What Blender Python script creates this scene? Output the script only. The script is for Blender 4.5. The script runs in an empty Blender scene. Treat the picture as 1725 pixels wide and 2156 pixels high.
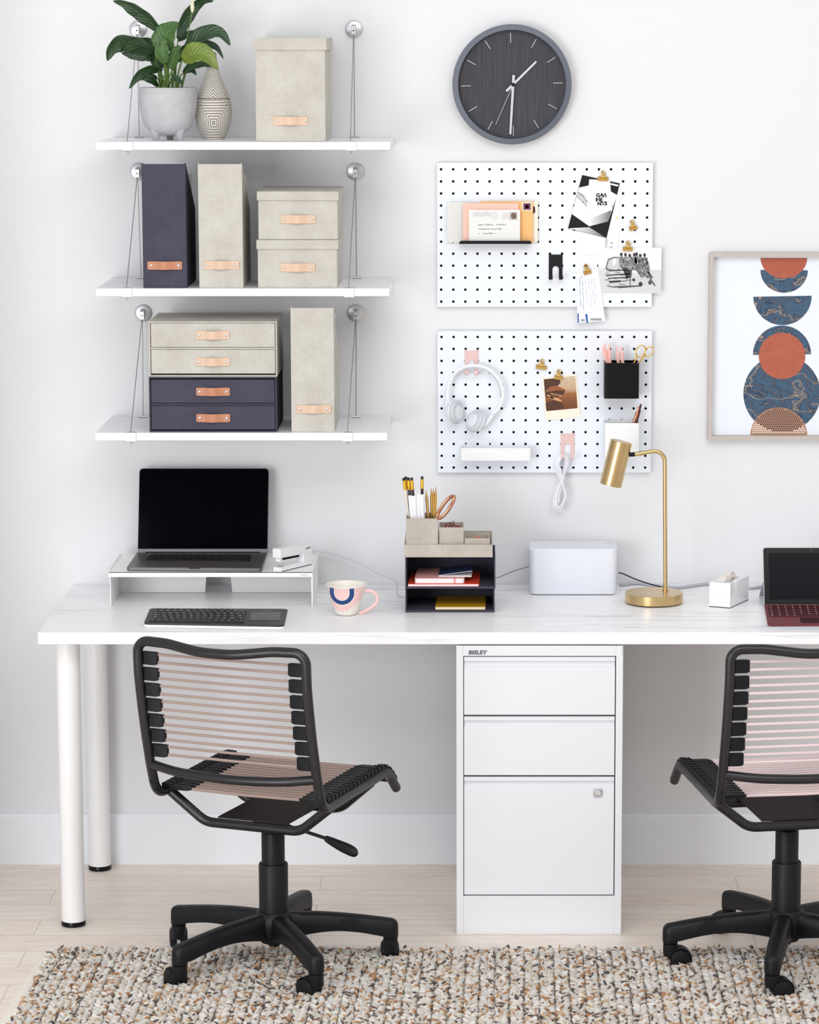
import bpy, bmesh, math, random
from mathutils import Vector, Matrix, Euler
random.seed(7)
D = bpy.data
S = bpy.context.scene
COL = S.collection
PI = math.pi
R = math.radians

# ------------------------------------------------------------------ camera
F_PX, TH, CAMY, CAMZ, PX0, PY0 = 6400.0, R(8.87), -7.63, 2.11, 1000.0, 1078.0
cam = D.cameras.new('camera'); camo = D.objects.new('camera', cam); COL.objects.link(camo)
cam.sensor_fit = 'HORIZONTAL'; cam.sensor_width = 36.0; cam.lens = F_PX / 1725 * 36
cam.shift_x = (862.5 - PX0) / 1725
camo.location = (0, CAMY, CAMZ); camo.rotation_euler = (PI / 2 - TH, 0, 0)
cam.clip_end = 60
S.camera = camo

# ------------------------------------------------------------------ light and exposure
S.view_settings.view_transform = 'Standard'; S.view_settings.look = 'None'
S.view_settings.gamma = 1; S.view_settings.use_curve_mapping = False
S.view_settings.exposure = -0.02
w = D.worlds.new('daylight'); S.world = w; w.use_nodes = True
nt = w.node_tree; bgn = nt.nodes['Background']
tcn = nt.nodes.new('ShaderNodeTexCoord'); sxn = nt.nodes.new('ShaderNodeSeparateXYZ')
rpn = nt.nodes.new('ShaderNodeValToRGB'); mrn = nt.nodes.new('ShaderNodeMapRange'); adn = nt.nodes.new('ShaderNodeMath')
nt.links.new(tcn.outputs['Generated'], sxn.inputs[0])
adn.operation = 'MULTIPLY_ADD'; nt.links.new(sxn.outputs['X'], adn.inputs[0]); adn.inputs[1].default_value = -0.22; nt.links.new(sxn.outputs['Z'], adn.inputs[2])   # brighter overhead and towards the windows on the left
mrn.inputs[1].default_value = -1; mrn.inputs[2].default_value = 1; nt.links.new(adn.outputs[0], mrn.inputs[0]); nt.links.new(mrn.outputs[0], rpn.inputs[0])
rpn.color_ramp.elements[0].position = 0.40; rpn.color_ramp.elements[0].color = (0.72, 0.685, 0.65, 1)
rpn.color_ramp.elements[1].position = 1.0; rpn.color_ramp.elements[1].color = (0.68, 0.69, 0.71, 1)
nt.links.new(rpn.outputs[0], bgn.inputs['Color']); bgn.inputs['Strength'].default_value = 1.08

def area(name, loc, aim, sx, sy, power, col):
    l = D.lights.new(name, 'AREA'); l.shape = 'RECTANGLE'; l.size = sx; l.size_y = sy; l.energy = power; l.color = col
    o = D.objects.new(name, l); COL.objects.link(o); o.location = loc
    o.rotation_euler = (Vector(aim) - Vector(loc)).to_track_quat('-Z', 'Y').to_euler()
    return o
area('window_light', (-2.4, -5.2, 1.1), (0.0, 0.0, 0.6), 2.0, 2.1, 98, (0.95, 0.975, 1.0))
area('overhead_fill', (0.3, -3.8, 3.3), (0.1, -0.9, 0.0), 3.4, 1.6, 56, (1.0, 0.99, 0.98))  # added overhead fill that brightens floor, rug and desk top

# ------------------------------------------------------------------ pixel rays (used only to read real positions off the photo)
_c, _s = math.cos(TH), math.sin(TH)
def ray(px, py):
    yr = -(py - PY0) / F_PX
    return (px - PX0) / F_PX, _c + yr * _s, -_s + yr * _c
def at(px, py, Y):
    dx, dy, dz = ray(px, py); t = (Y - CAMY) / dy
    return Vector((dx * t, Y, CAMZ + dz * t))
def on(px, py, Z):
    dx, dy, dz = ray(px, py); t = (Z - CAMZ) / dz
    return Vector((dx * t, CAMY + dy * t, Z))

# ------------------------------------------------------------------ materials
def lin(c):
    out = []
    for v in c[:3]:
        v = v / 255.0
        out.append(v / 12.92 if v <= 0.04045 else ((v + 0.055) / 1.055) ** 2.4)
    return (*out, 1.0)
MATS = {}
class NB:
    def __init__(s, name):
        s.m = D.materials.new(name); s.m.use_nodes = True; s.t = s.m.node_tree; s.N = s.t.nodes; s.b = s.N['Principled BSDF']
    def n(s, kind, **kw):
        x = s.N.new('ShaderNode' + kind)
        for k, v in kw.items():
            if k.startswith('i_'):
                x.inputs[k[2:].replace('_', ' ')].default_value = v
            else: setattr(x, k, v)
        return x
    def l(s, a, b): s.t.links.new(a, b)
    def coords(s, scale=(1, 1, 1), kind='Object'):
        tc = s.n('TexCoord'); mp = s.n('Mapping'); mp.inputs['Scale'].default_value = scale
        s.l(tc.outputs[kind], mp.inputs[0]); return mp.outputs[0]
    def noise(s, co, scale, detail=3, rough=0.5, dist=0.0):
        x = s.n('TexNoise'); x.inputs['Scale'].default_value = scale; x.inputs['Detail'].default_value = detail
        x.inputs['Roughness'].default_value = rough; x.inputs['Distortion'].default_value = dist; s.l(co, x.inputs['Vector']); return x.outputs[0]
    def math(s, op, a, b=None, clamp=False):
        x = s.n('Math', operation=op, use_clamp=clamp)
        for i, v in enumerate((a, b)):
            if v is None: continue
            if isinstance(v, (int, float)): x.inputs[i].default_value = v
            else: s.l(v, x.inputs[i])
        return x.outputs[0]
    def ramp(s, fac, stops):
        x = s.n('ValToRGB'); e = x.color_ramp.elements
        while len(e) > 1: e.remove(e[0])
        e[0].position = stops[0][0]; e[0].color = stops[0][1]
        for p, c in stops[1:]:
            q = e.new(p); q.color = c
        s.l(fac, x.inputs[0]); return x.outputs[0]
    def mix(s, fac, a, b):
        x = s.n('Mix', data_type='RGBA')
        for i, v in ((0, fac), (6, a), (7, b)):
            if isinstance(v, (int, float, tuple)): x.inputs[i].default_value = v
            else: s.l(v, x.inputs[i])
        return x.outputs[2]
    def bump(s, h, strength, dist=0.001):
        x = s.n('Bump'); x.inputs['Strength'].default_value = strength; x.inputs['Distance'].default_value = dist
        s.l(h, x.inputs['Height']); s.l(x.outputs[0], s.b.inputs['Normal'])
    def col(s, v): 
        if isinstance(v, tuple): s.b.inputs['Base Color'].default_value = v
        else: s.l(v, s.b.inputs['Base Color'])
def mat(name, rgb, rough=0.5, metal=0.0, spec=0.5, var=0.0, vscale=20, bump=0.0, bscale=200, coat=0.0, trans=0.0, sheen=0.0, aniso=0.0):
    if name in MATS: return MATS[name]
    k = NB(name); c = lin(rgb)
    k.b.inputs['Roughness'].default_value = rough; k.b.inputs['Metallic'].default_value = metal
    k.b.inputs['Specular IOR Level'].default_value = spec
    k.b.inputs['Coat Weight'].default_value = coat; k.b.inputs['Transmission Weight'].default_value = trans
    k.b.inputs['Sheen Weight'].default_value = sheen; k.b.inputs['Anisotropic'].default_value = aniso
    co = k.coords()
    if var:
        nz = k.noise(co, vscale, 4)
        k.col(k.mix(nz, tuple([min(1, x * (1 - var)) for x in c[:3]] + [1]), tuple([min(1, x * (1 + var)) for x in c[:3]] + [1])))
    else: k.col(c)
    if bump: k.bump(k.noise(co, bscale, 3), bump)
    MATS[name] = k.m; return k.m
def linen(name, rgb, dark, amt=0.55):
    k = NB(name); c, d = lin(rgb), lin(dark)
    a = k.noise(k.coords((1100, 1100, 60)), 1.0, 2); b = k.noise(k.coords((60, 60, 1100)), 1.0, 2)
    cl = k.noise(k.coords(), 16, 3)
    t = k.math('ADD', k.math('MULTIPLY', a, 0.5), k.math('MULTIPLY', b, 0.5))
    t = k.math('ADD', k.math('MULTIPLY', k.math('SUBTRACT', t, 0.5), 1.5), k.math('ADD', 0.1, k.math('MULTIPLY', cl, 0.8)), True)
    k.col(k.mix(k.math('MULTIPLY', t, amt), c, d)); k.b.inputs['Roughness'].default_value = 0.9
    k.b.inputs['Specular IOR Level'].default_value = 0.2; k.bump(t, 0.25, 0.0006)
    MATS[name] = k.m; return k.m

M = {}
M['wall'] = mat('wall_paint', (229, 230, 233), 0.75, spec=0.25, bump=0.03, bscale=260)
M['base'] = mat('baseboard_paint', (236, 239, 245), 0.4, spec=0.4)
M['white'] = mat('white_lacquer', (240, 241, 244), 0.35)
M['shelf'] = mat('white_shelf_laminate', (242, 243, 246), 0.4)
M['cabinet'] = mat('white_powder_coat', (229, 230, 235), 0.42)
M['tube'] = mat('black_tube_paint', (24, 23, 27), 0.33, spec=0.5)
M['plastic'] = mat('black_plastic', (14, 15, 19), 0.48, spec=0.3, bump=0.04, bscale=700)
M['rubber'] = mat('black_rubber', (14, 15, 22), 0.5, spec=0.25)
M['gloss_black'] = mat('gloss_black', (6, 6, 8), 0.2, spec=0.25)
M['plate'] = mat('dark_brown_plate', (32, 24, 25), 0.6, spec=0.3)
M['brass'] = mat('brushed_brass', (208, 180, 132), 0.27, 1.0)
M['gold'] = mat('gold_metal', (214, 176, 104), 0.25, 1.0)
M['rose'] = mat('rose_gold', (214, 152, 122), 0.18, 1.0)
M['steel'] = mat('satin_steel', (196, 198, 202), 0.35, 0.9)
M['wire'] = mat('steel_wire', (140, 140, 142), 0.4, 0.5)
M['chrome'] = mat('chrome', (225, 225, 228), 0.12, 1.0)
M['linen'] = linen('beige_linen', (211, 209, 202), (160, 155, 145), 0.8)
M['linen2'] = linen('taupe_linen', (204, 197, 188), (152, 143, 133), 0.8)
M['felt'] = linen('charcoal_cloth', (62, 61, 76), (104, 102, 116), 0.4)
M['felt_dark'] = mat('charcoal_lining', (46, 45, 56), 0.85, spec=0.15)
M['leather'] = mat('pale_leather', (216, 186, 162), 0.5, var=0.05, vscale=60)
M['leather2'] = mat('tan_leather', (188, 128, 98), 0.5, var=0.06, vscale=60)
M['paper'] = mat('white_paper', (238, 238, 240), 0.7, spec=0.2)
M['cream'] = mat('cream_paper', (246, 238, 222), 0.7, spec=0.2)
M['ink'] = mat('black_ink', (26, 26, 30), 0.6, spec=0.2)
M['grey_ink'] = mat('grey_ink', (120, 120, 124), 0.7, spec=0.2)
M['light_ink'] = mat('light_grey_ink', (196, 198, 202), 0.7, spec=0.2)
M['screen'] = mat('dark_screen', (3, 3, 9), 0.08, spec=0.02)
M['spacegrey'] = mat('space_grey_aluminium', (104, 100, 104), 0.4, 0.6)
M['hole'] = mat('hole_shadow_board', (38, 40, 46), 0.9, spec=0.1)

# ------------------------------------------------------------------ mesh helper
class MB:
    def __init__(s): s.v = []; s.f = []; s.m = []; s.mi = 0; s.sm = []; s.smooth = False
    def mark(s, i): s.mi = i; return s
    def add(s, vs, fs, smooth=None):
        o = len(s.v); s.v += [Vector(v) for v in vs]
        sm = s.smooth if smooth is None else smooth
        for f in fs: s.f.append([i + o for i in f]); s.m.append(s.mi); s.sm.append(sm)
        return s
    def box(s, a, b, mtx=None):
        x0, y0, z0 = [min(p, q) for p, q in zip(a, b)]; x1, y1, z1 = [max(p, q) for p, q in zip(a, b)]
        vs = [Vector(p) for p in ((x0, y0, z0), (x1, y0, z0), (x1, y1, z0), (x0, y1, z0), (x0, y0, z1), (x1, y0, z1), (x1, y1, z1), (x0, y1, z1))]
        if mtx: vs = [mtx @ v for v in vs]
        return s.add(vs, [(0, 3, 2, 1), (4, 5, 6, 7), (0, 1, 5, 4), (1, 2, 6, 5), (2, 3, 7, 6), (3, 0, 4, 7)], False)
    def prism(s, pts, ext, smooth=False):
        """pts: planar loop of 3D points; ext: extrusion vector"""
        n = len(pts); ext = Vector(ext); pts = [Vector(p) for p in pts]
        vs = pts + [p + ext for p in pts]
        nn = Vector((0, 0, 0))
        for i in range(n): nn += pts[i].cross(pts[(i + 1) % n])
        fw = list(range(n)); bk = [i + n for i in reversed(range(n))]; sides = [(i + n, (i + 1) % n + n, (i + 1) % n, i) for i in range(n)]
        if nn.dot(ext) > 0:
            fw.reverse(); bk.reverse(); sides = [tuple(reversed(q)) for q in sides]
        s.add(vs, [fw, bk], False); o = len(s.v) - 2 * n
        for q in sides: s.f.append([i + o for i in q]); s.m.append(s.mi); s.sm.append(smooth)
        return s
    def tube(s, path, r, n=10, cap=True, closed=False, radii=None, flat=1.0):
        P = [Vector(p) for p in path]; N = len(P); rings = []
        t0 = (P[1] - P[0]).normalized(); up = Vector((0, 0, 1)) if abs(t0.z) < 0.9 else Vector((1, 0, 0))
        nrm = (up - t0 * up.dot(t0)).normalized(); vs = []
        for i in range(N):
            if closed: t = (P[(i + 1) % N] - P[i - 1]).normalized()
            else: t = (P[min(i + 1, N - 1)] - P[max(i - 1, 0)]).normalized()
            nrm = (nrm - t * nrm.dot(t))
            nrm = nrm.normalized() if nrm.length > 1e-9 else t.orthogonal().normalized()
            bi = t.cross(nrm); rr = radii[i] if radii else r
            for k in range(n):
                a = 2 * PI * k / n; vs.append(P[i] + nrm * math.cos(a) * rr + bi * math.sin(a) * rr * flat)
        fs = []
        for i in range(N if closed else N - 1):
            j = (i + 1) % N
            for k in range(n): fs.append((i * n + k, i * n + (k + 1) % n, j * n + (k + 1) % n, j * n + k))
        s.add(vs, fs, True)
        if cap and not closed:
            o = len(s.v) - N * n
            s.f.append([o + k for k in reversed(range(n))]); s.m.append(s.mi); s.sm.append(False)
            s.f.append([o + (N - 1) * n + k for k in range(n)]); s.m.append(s.mi); s.sm.append(False)
        return s
    def cyl(s, p0, p1, r, n=24, r1=None): return s.tube([p0, p1], r, n, radii=[r, r if r1 is None else r1])
    def lathe(s, prof, c, n=40, axis=(0, 0, 1), cap0=True, cap1=True, flat=None):
        """prof: (radius, height) list along axis from point c"""
        ax = Vector(axis).normalized(); q = Vector((0, 0, 1)).rotation_difference(ax); c = Vector(c); vs = []; fs = []
        for r, h in prof:
            for k in range(n):
                a = 2 * PI * k / n; vs.append(c + q @ Vector((r * math.cos(a), r * math.sin(a), h)))
        for i in range(len(prof) - 1):
            for k in range(n): fs.append((i * n + k, i * n + (k + 1) % n, (i + 1) * n + (k + 1) % n, (i + 1) * n + k))
        s.add(vs, fs, True); o = len(s.v) - len(vs)
        if cap0 and prof[0][0] > 1e-6: s.f.append([o + k for k in reversed(range(n))]); s.m.append(s.mi); s.sm.append(False)
        if cap1 and prof[-1][0] > 1e-6: s.f.append([o + (len(prof) - 1) * n + k for k in range(n)]); s.m.append(s.mi); s.sm.append(False)
        return s
    def ball(s, c, r, n=12, m=8, sc=(1, 1, 1), q=None):
        vs = []; fs = []; c = Vector(c)
        for i in range(m + 1):
            p = PI * i / m
            for k in range(n):
                a = 2 * PI * k / n; v = Vector((r * sc[0] * math.sin(p) * math.cos(a), r * sc[1] * math.sin(p) * math.sin(a), r * sc[2] * math.cos(p)))
                vs.append(c + (q @ v if q else v))
        for i in range(m):
            for k in range(n): fs.append((i * n + k, (i + 1) * n + k, (i + 1) * n + (k + 1) % n, i * n + (k + 1) % n))
        return s.add(vs, fs, True)
    def mesh(s, name, mats, org):
        me = D.meshes.new(name); o = Vector(org)
        me.from_pydata([v - o for v in s.v], [], s.f)
        for m_ in (mats if isinstance(mats, (list, tuple)) else [mats]): me.materials.append(m_)
        for p, mi, sm in zip(me.polygons, s.m, s.sm): p.material_index = mi; p.use_smooth = sm
        me.validate(); me.update()
        if any(s.sm): me.set_sharp_from_angle(angle=R(38))
        return me
    def build(s, name, mats, parent=None, org=None, bevel=0, seg=2, label=None):
        if org is None: org = ORG.get(parent.name, (0, 0, 0)) if parent else (0, 0, 0)
        ob = D.objects.new(name, s.mesh(name, mats, org)); COL.objects.link(ob)
        if parent: ob.parent = parent
        else: ob.location = org
        ORG[ob.name] = Vector(org)
        if bevel:
            b = ob.modifiers.new('bevel', 'BEVEL'); b.width = bevel; b.segments = seg; b.limit_method = 'ANGLE'; b.angle_limit = R(40); b.harden_normals = False
        if label: ob['label'] = label
        return ob
ORG = {}
def tag(o, label, cat, group=None):
    o['label'] = label; o['category'] = cat
    if group: o['group'] = group
    return o
def thing(name, loc, label, cat, group=None, rotz=0, local=False):
    o = D.objects.new(name, None); COL.objects.link(o); o.location = loc; o.rotation_euler = (0, 0, rotz)
    o.empty_display_size = 0.02
    ORG[o.name] = Vector((0, 0, 0)) if local else Vector(loc)
    return tag(o, label, cat, group)
def structure(o): o['kind'] = 'structure'; return o
def copy_tree(o, loc=None, label=None, parent=None):
    c = o.copy(); COL.objects.link(c); ORG[c.name] = ORG.get(o.name, Vector())
    if parent: c.parent = parent
    if loc is not None: c.location = loc
    if label: c['label'] = label
    for ch in list(o.children): copy_tree(ch, None, None, c)
    return c
def smooth_path(pts, n=8, closed=False):
    P = [Vector(p) for p in pts]; out = []; N = len(P)
    rng = range(N if closed else N - 1)
    for i in rng:
        p1, p2 = P[i], P[(i + 1) % N]
        p0 = P[i - 1] if (closed or i > 0) else p1 * 2 - p2
        p3 = P[(i + 2) % N] if (closed or i + 2 < N) else p2 * 2 - p1
        for k in range(n):
            t = k / n
            out.append(0.5 * ((2 * p1) + (p2 - p0) * t + (2 * p0 - 5 * p1 + 4 * p2 - p3) * t * t + (3 * p1 - p0 - 3 * p2 + p3) * t ** 3))
    if not closed: out.append(P[-1])
    return out
def fillet(pts, rad, n=8, closed=False):
    """polyline with rounded corners of radius rad (scalar or list)"""
    P = [Vector(p) for p in pts]; N = len(P); out = []
    for i in range(N):
        if not closed and i in (0, N - 1): out.append(P[i]); continue
        a, b, c = P[i - 1], P[i], P[(i + 1) % N]; u = (a - b); v = (c - b)
        r = rad[i] if isinstance(rad, (list, tuple)) else rad
        if r <= 0: out.append(b); continue
        ang = u.angle(v)
        if ang > PI - 0.02: out.append(b); continue
        d = min(r / math.tan(ang / 2), u.length * 0.49, v.length * 0.49)
        r2 = d * math.tan(ang / 2); p, q = b + u.normalized() * d, b + v.normalized() * d
        ctr = b + (u.normalized() + v.normalized()).normalized() * (r2 / math.sin(ang / 2))
        e1, e2 = p - ctr, q - ctr; tot = e1.angle(e2); nax = e1.cross(e2).normalized()
        for k in range(n + 1): out.append(ctr + Matrix.Rotation(tot * k / n, 3, nax) @ e1)
    return out
def rrect(cx, cy, w, h, r, n=5):
    pts = []
    for (sx, sy, a0) in ((1, 1, 0), (-1, 1, 90), (-1, -1, 180), (1, -1, 270)):
        for k in range(n + 1):
            a = R(a0 + 90 * k / n); pts.append((cx + sx * (w / 2 - r) + r * math.cos(a), cy + sy * (h / 2 - r) + r * math.sin(a)))
    return pts
def text_mb(mb, txt, size, origin, ux=(1, 0, 0), uy=(0, 0, 1), depth=0.0003, bold=0.0, shear=0.0, align='CENTER', sx=1.0):
    cu = D.curves.new('lettering', 'FONT'); cu.body = txt; cu.size = 1.0; cu.offset = bold; cu.shear = shear; cu.align_x = align; cu.align_y = 'CENTER'; cu.resolution_u = 3
    ob = D.objects.new('lettering', cu); COL.objects.link(ob)
    dg = bpy.context.evaluated_depsgraph_get(); me = ob.evaluated_get(dg).to_mesh()
    ux, uy, o = Vector(ux).normalized() * size * sx, Vector(uy).normalized() * size, Vector(origin)
    nrm = ux.cross(uy).normalized()
    vs = [o + ux * v.co.x + uy * v.co.y + nrm * depth for v in me.vertices]
    mb.add(vs, [tuple(p.vertices) for p in me.polygons], False)
    ob.evaluated_get(dg).to_mesh_clear(); D.objects.remove(ob); D.curves.remove(cu)
    return mb
# ================================================================== THE ROOM
def wood_floor():
    k = NB('pale_wood_planks'); co = k.coords((1, 1, 1))
    br = k.n('TexBrick'); br.offset = 0.37; br.offset_frequency = 2; k.l(co, br.inputs['Vector'])
    br.inputs['Scale'].default_value = 1.0; br.inputs['Brick Width'].default_value = 1.05; br.inputs['Row Height'].default_value = 0.128
    br.inputs['Mortar Size'].default_value = 0.0012; br.inputs['Mortar Smooth'].default_value = 0.1; br.inputs['Bias'].default_value = 0
    br.inputs['Color1'].default_value = (0, 0, 0, 1); br.inputs['Color2'].default_value = (1, 1, 1, 1); br.inputs['Mortar'].default_value = (0.5, 0.5, 0.5, 1)
    sh = k.n('VectorMath', operation='ADD'); k.l(co, sh.inputs[0]); sc = k.n('VectorMath', operation='SCALE'); k.l(br.outputs['Color'], sc.inputs[0]); sc.inputs['Scale'].default_value = 7.0; k.l(sc.outputs[0], sh.inputs[1])
    mp = k.n('Mapping'); mp.inputs['Scale'].default_value = (1.1, 15, 15); k.l(sh.outputs[0], mp.inputs[0])
    g1 = k.noise(mp.outputs[0], 2.2, 5, 0.55, 1.4)
    mp2 = k.n('Mapping'); mp2.inputs['Scale'].default_value = (3, 170, 10); k.l(sh.outputs[0], mp2.inputs[0]); g2 = k.noise(mp2.outputs[0], 1.0, 2)
    c = k.ramp(g1, [(0.3, lin((247, 238, 229))), (0.47, lin((240, 228, 216))), (0.52, lin((224, 208, 194))), (0.56, lin((244, 233, 222))), (0.75, lin((231, 216, 202)))])
    c = k.mix(k.math('MULTIPLY', g2, 0.35), c, lin((206, 188, 172)))
    bw = k.n('RGBToBW'); k.l(br.outputs['Color'], bw.inputs[0])
    c = k.mix(k.math('MULTIPLY', bw.outputs[0], 0.3), c, lin((250, 244, 236)))
    c = k.mix(k.math('MULTIPLY', br.outputs['Fac'], 0.55), c, lin((158, 141, 127)))
    k.col(c); k.b.inputs['Roughness'].default_value = 0.38; k.b.inputs['Specular IOR Level'].default_value = 0.55
    k.bump(k.math('SUBTRACT', k.math('MULTIPLY', g2, 0.2), br.outputs['Fac']), 0.3, 0.001)
    return k.m
def marble():
    k = NB('white_marble_laminate')
    a = k.noise(k.coords((2.2, 26, 26)), 1.6, 6, 0.62, 1.2)
    b = k.noise(k.coords((1.2, 5, 5)), 1.3, 3)
    c = k.noise(k.coords((5, 60, 60)), 1.0, 4, 0.6, 0.8)
    v = k.ramp(a, [(0.0, (0, 0, 0, 1)), (0.52, (0, 0, 0, 1)), (0.64, (1, 1, 1, 1)), (0.72, (0.25, 0.25, 0.25, 1)), (1, (0.1, 0.1, 0.1, 1))])
    m1 = k.math('MULTIPLY', v, k.ramp(b, [(0.42, (0, 0, 0, 1)), (0.62, (1, 1, 1, 1))]))
    m1 = k.math('MULTIPLY', m1, 0.75)
    m2 = k.math('MULTIPLY', k.ramp(c, [(0.55, (0, 0, 0, 1)), (0.75, (1, 1, 1, 1))]), 0.22)
    k.col(k.mix(k.math('ADD', m1, m2, True), lin((247, 248, 249)), lin((186, 190, 198))))
    k.b.inputs['Roughness'].default_value = 0.32; k.b.inputs['Specular IOR Level'].default_value = 0.35
    return k.m
M['floor'] = wood_floor(); M['marble'] = marble()
structure(MB().box((-4, 0, -0.1), (4, 0.1, 3.4)).build('wall_back', M['wall']))
structure(MB().box((-4, -9.0, -0.1), (4, 0, 0)).build('floor', M['floor']))
structure(MB().box((-1.42, -0.55, 0), (-1.30, 0, 3.4)).build('shade_wall_left', M['wall']))  # unseen stub wall, added to darken the left end of the back wall
bb = MB(); bb.prism([(-4, 0, 0.0), (-4, -0.014, 0.0), (-4, -0.014, 0.126), (-4, -0.009, 0.1335), (-4, 0, 0.1335)], (8, 0, 0))
structure(bb.build('baseboard_back', M['base']))

# ================================================================== DESK
ZD = 0.7325
dl = on(79.1, 1332.2, ZD); DY = -0.635; DX0 = dl.x
desk = thing('desk', (0.2, -0.32, 0), 'long white desk with grey-veined marble-look top and round white legs', 'desk')
MB().box((DX0, DY, 0.7040), (1.75, -0.002, ZD)).build('tabletop', M['marble'], desk, bevel=0.0015)
M['legpaint'] = mat('white_leg_enamel', (234, 234, 235), 0.3)
for x, y in ((-0.966, -0.553), (-0.963, -0.056), (1.66, -0.553), (1.66, -0.056)):
    lg = MB().lathe([(0.0285, 0.012), (0.0285, 0.7035)], (x, y, 0), 40).build('leg', M['legpaint'], desk)
    MB().lathe([(0.027, 0.0), (0.0295, 0.002), (0.0295, 0.010), (0.0285, 0.0125)], (x, y, 0), 40).build('foot_ring', M['gloss_black'], lg, label='black rubber foot ring')

# ================================================================== FILING CABINET
cl = on(962.5, 1968, 0); cr = on(1307.6, 1969.8, 0); cx0, cx1 = cl.x - 0.001, cr.x + 0.001; cy = -0.634; ctop = 0.7005
cab = thing('filing_cabinet', ((cx0 + cx1) / 2, -0.35, 0), 'white metal three-drawer filing cabinet standing under the marble desk', 'filing cabinet')
def cz(py): return at(1135, py, cy).z
body = MB(); T = 0.0165
ztop = ctop; z1 = cz(1381.5); z2 = cz(1507); z3 = cz(1634); z4 = cz(1885)
body.box((cx0, cy + 0.012, 0), (cx1, -0.10, ztop))
body.box((cx0, cy, 0), (cx0 + T, cy + 0.012, ztop)); body.box((cx1 - T, cy, 0), (cx1, cy + 0.012, ztop))
body.box((cx0 + T, cy, z1), (cx1 - T, cy + 0.012, ztop)); body.box((cx0 + T, cy + 0.001, 0), (cx1 - T, cy + 0.012, z4 - 0.002))
bo = body.build('body', M['cabinet'], cab, bevel=0.0012)
M['gap'] = mat('dark_gap', (60, 60, 64), 0.8)
for (a, b) in ((z1, z2), (z2, z3), (z3, z4)):
    d = MB(); g = 0.0022; xa, xb = cx0 + T + 0.0016, cx1 - T - 0.0024; za, zb = a - g, b + g
    # lip, recessed finger pull, front
    prof = [(cy + 0.011, za), (cy - 0.0005, za), (cy - 0.0005, za - 0.0095), (cy + 0.007, za - 0.0115), (cy + 0.009, za - 0.0200), (cy - 0.0005, za - 0.0255), (cy - 0.0005, zb), (cy + 0.011, zb)]
    d.prism([(xa, y, z) for y, z in prof], (xb - xa, 0, 0))
    dr = d.build('drawer', M['cabinet'], cab, bevel=0.0006)
lk = at(1259, 1668.5, cy); lk.y = cy - 0.0008
MB().box((cx0 + T - 0.001, cy + 0.0112, z4 - 0.001), (cx1 - T + 0.001, cy + 0.0119, z1 + 0.001)).build('drawer_gap_shade', M['gap'], cab, label='dark panel painted as shade in the gaps around the drawer fronts')  # dark sheet colours in the shade seen through the drawer gaps
lo = MB(); lo.prism([(x, cy - 0.0006, z) for x, z in rrect(lk.x, lk.z, 0.0215, 0.0205, 0.005)], (0, -0.004, 0))
lo = lo.build('lock', M['steel'], cab, bevel=0.0008, label='square steel lock plate')
MB().lathe([(0.007, 0), (0.0072, 0.002), (0.006, 0.0032), (0.0035, 0.0034), (0.0034, 0.002), (0.0, 0.002)], (lk.x, cy - 0.0045, lk.z), 24, (0, -1, 0)).mark(0).build('lock_barrel', M['chrome'], lo)
lg = MB(); lp = at(1005.5, 1374, cy)
text_mb(lg, 'BISLEY', 0.0128, (lp.x, cy - 0.0002, lp.z), depth=0.0004, bold=0.045, shear=0.12, sx=1.15)
lg.build('badge', mat('badge_grey', (92, 92, 104), 0.5), cab, label='dark maker name lettering')
MB().prism([(cx1 - 0.002, cy, z1 + 0.001), (cx1 - 0.002, cy, ztop - 0.001)] + [(cx1 - 0.002 - 0.0 - 0.010 * math.sin(R(a)), cy, z1 + 0.011 - 0.010 * math.cos(R(a))) for a in (60, 30, 0)][:0] + [(cx1 - 0.0035, cy, ztop - 0.001), (cx1 - 0.0035, cy, z1 + 0.001)], (0, -0.0004, 0)).build('corner_seam', M['light_ink'], cab)

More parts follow.
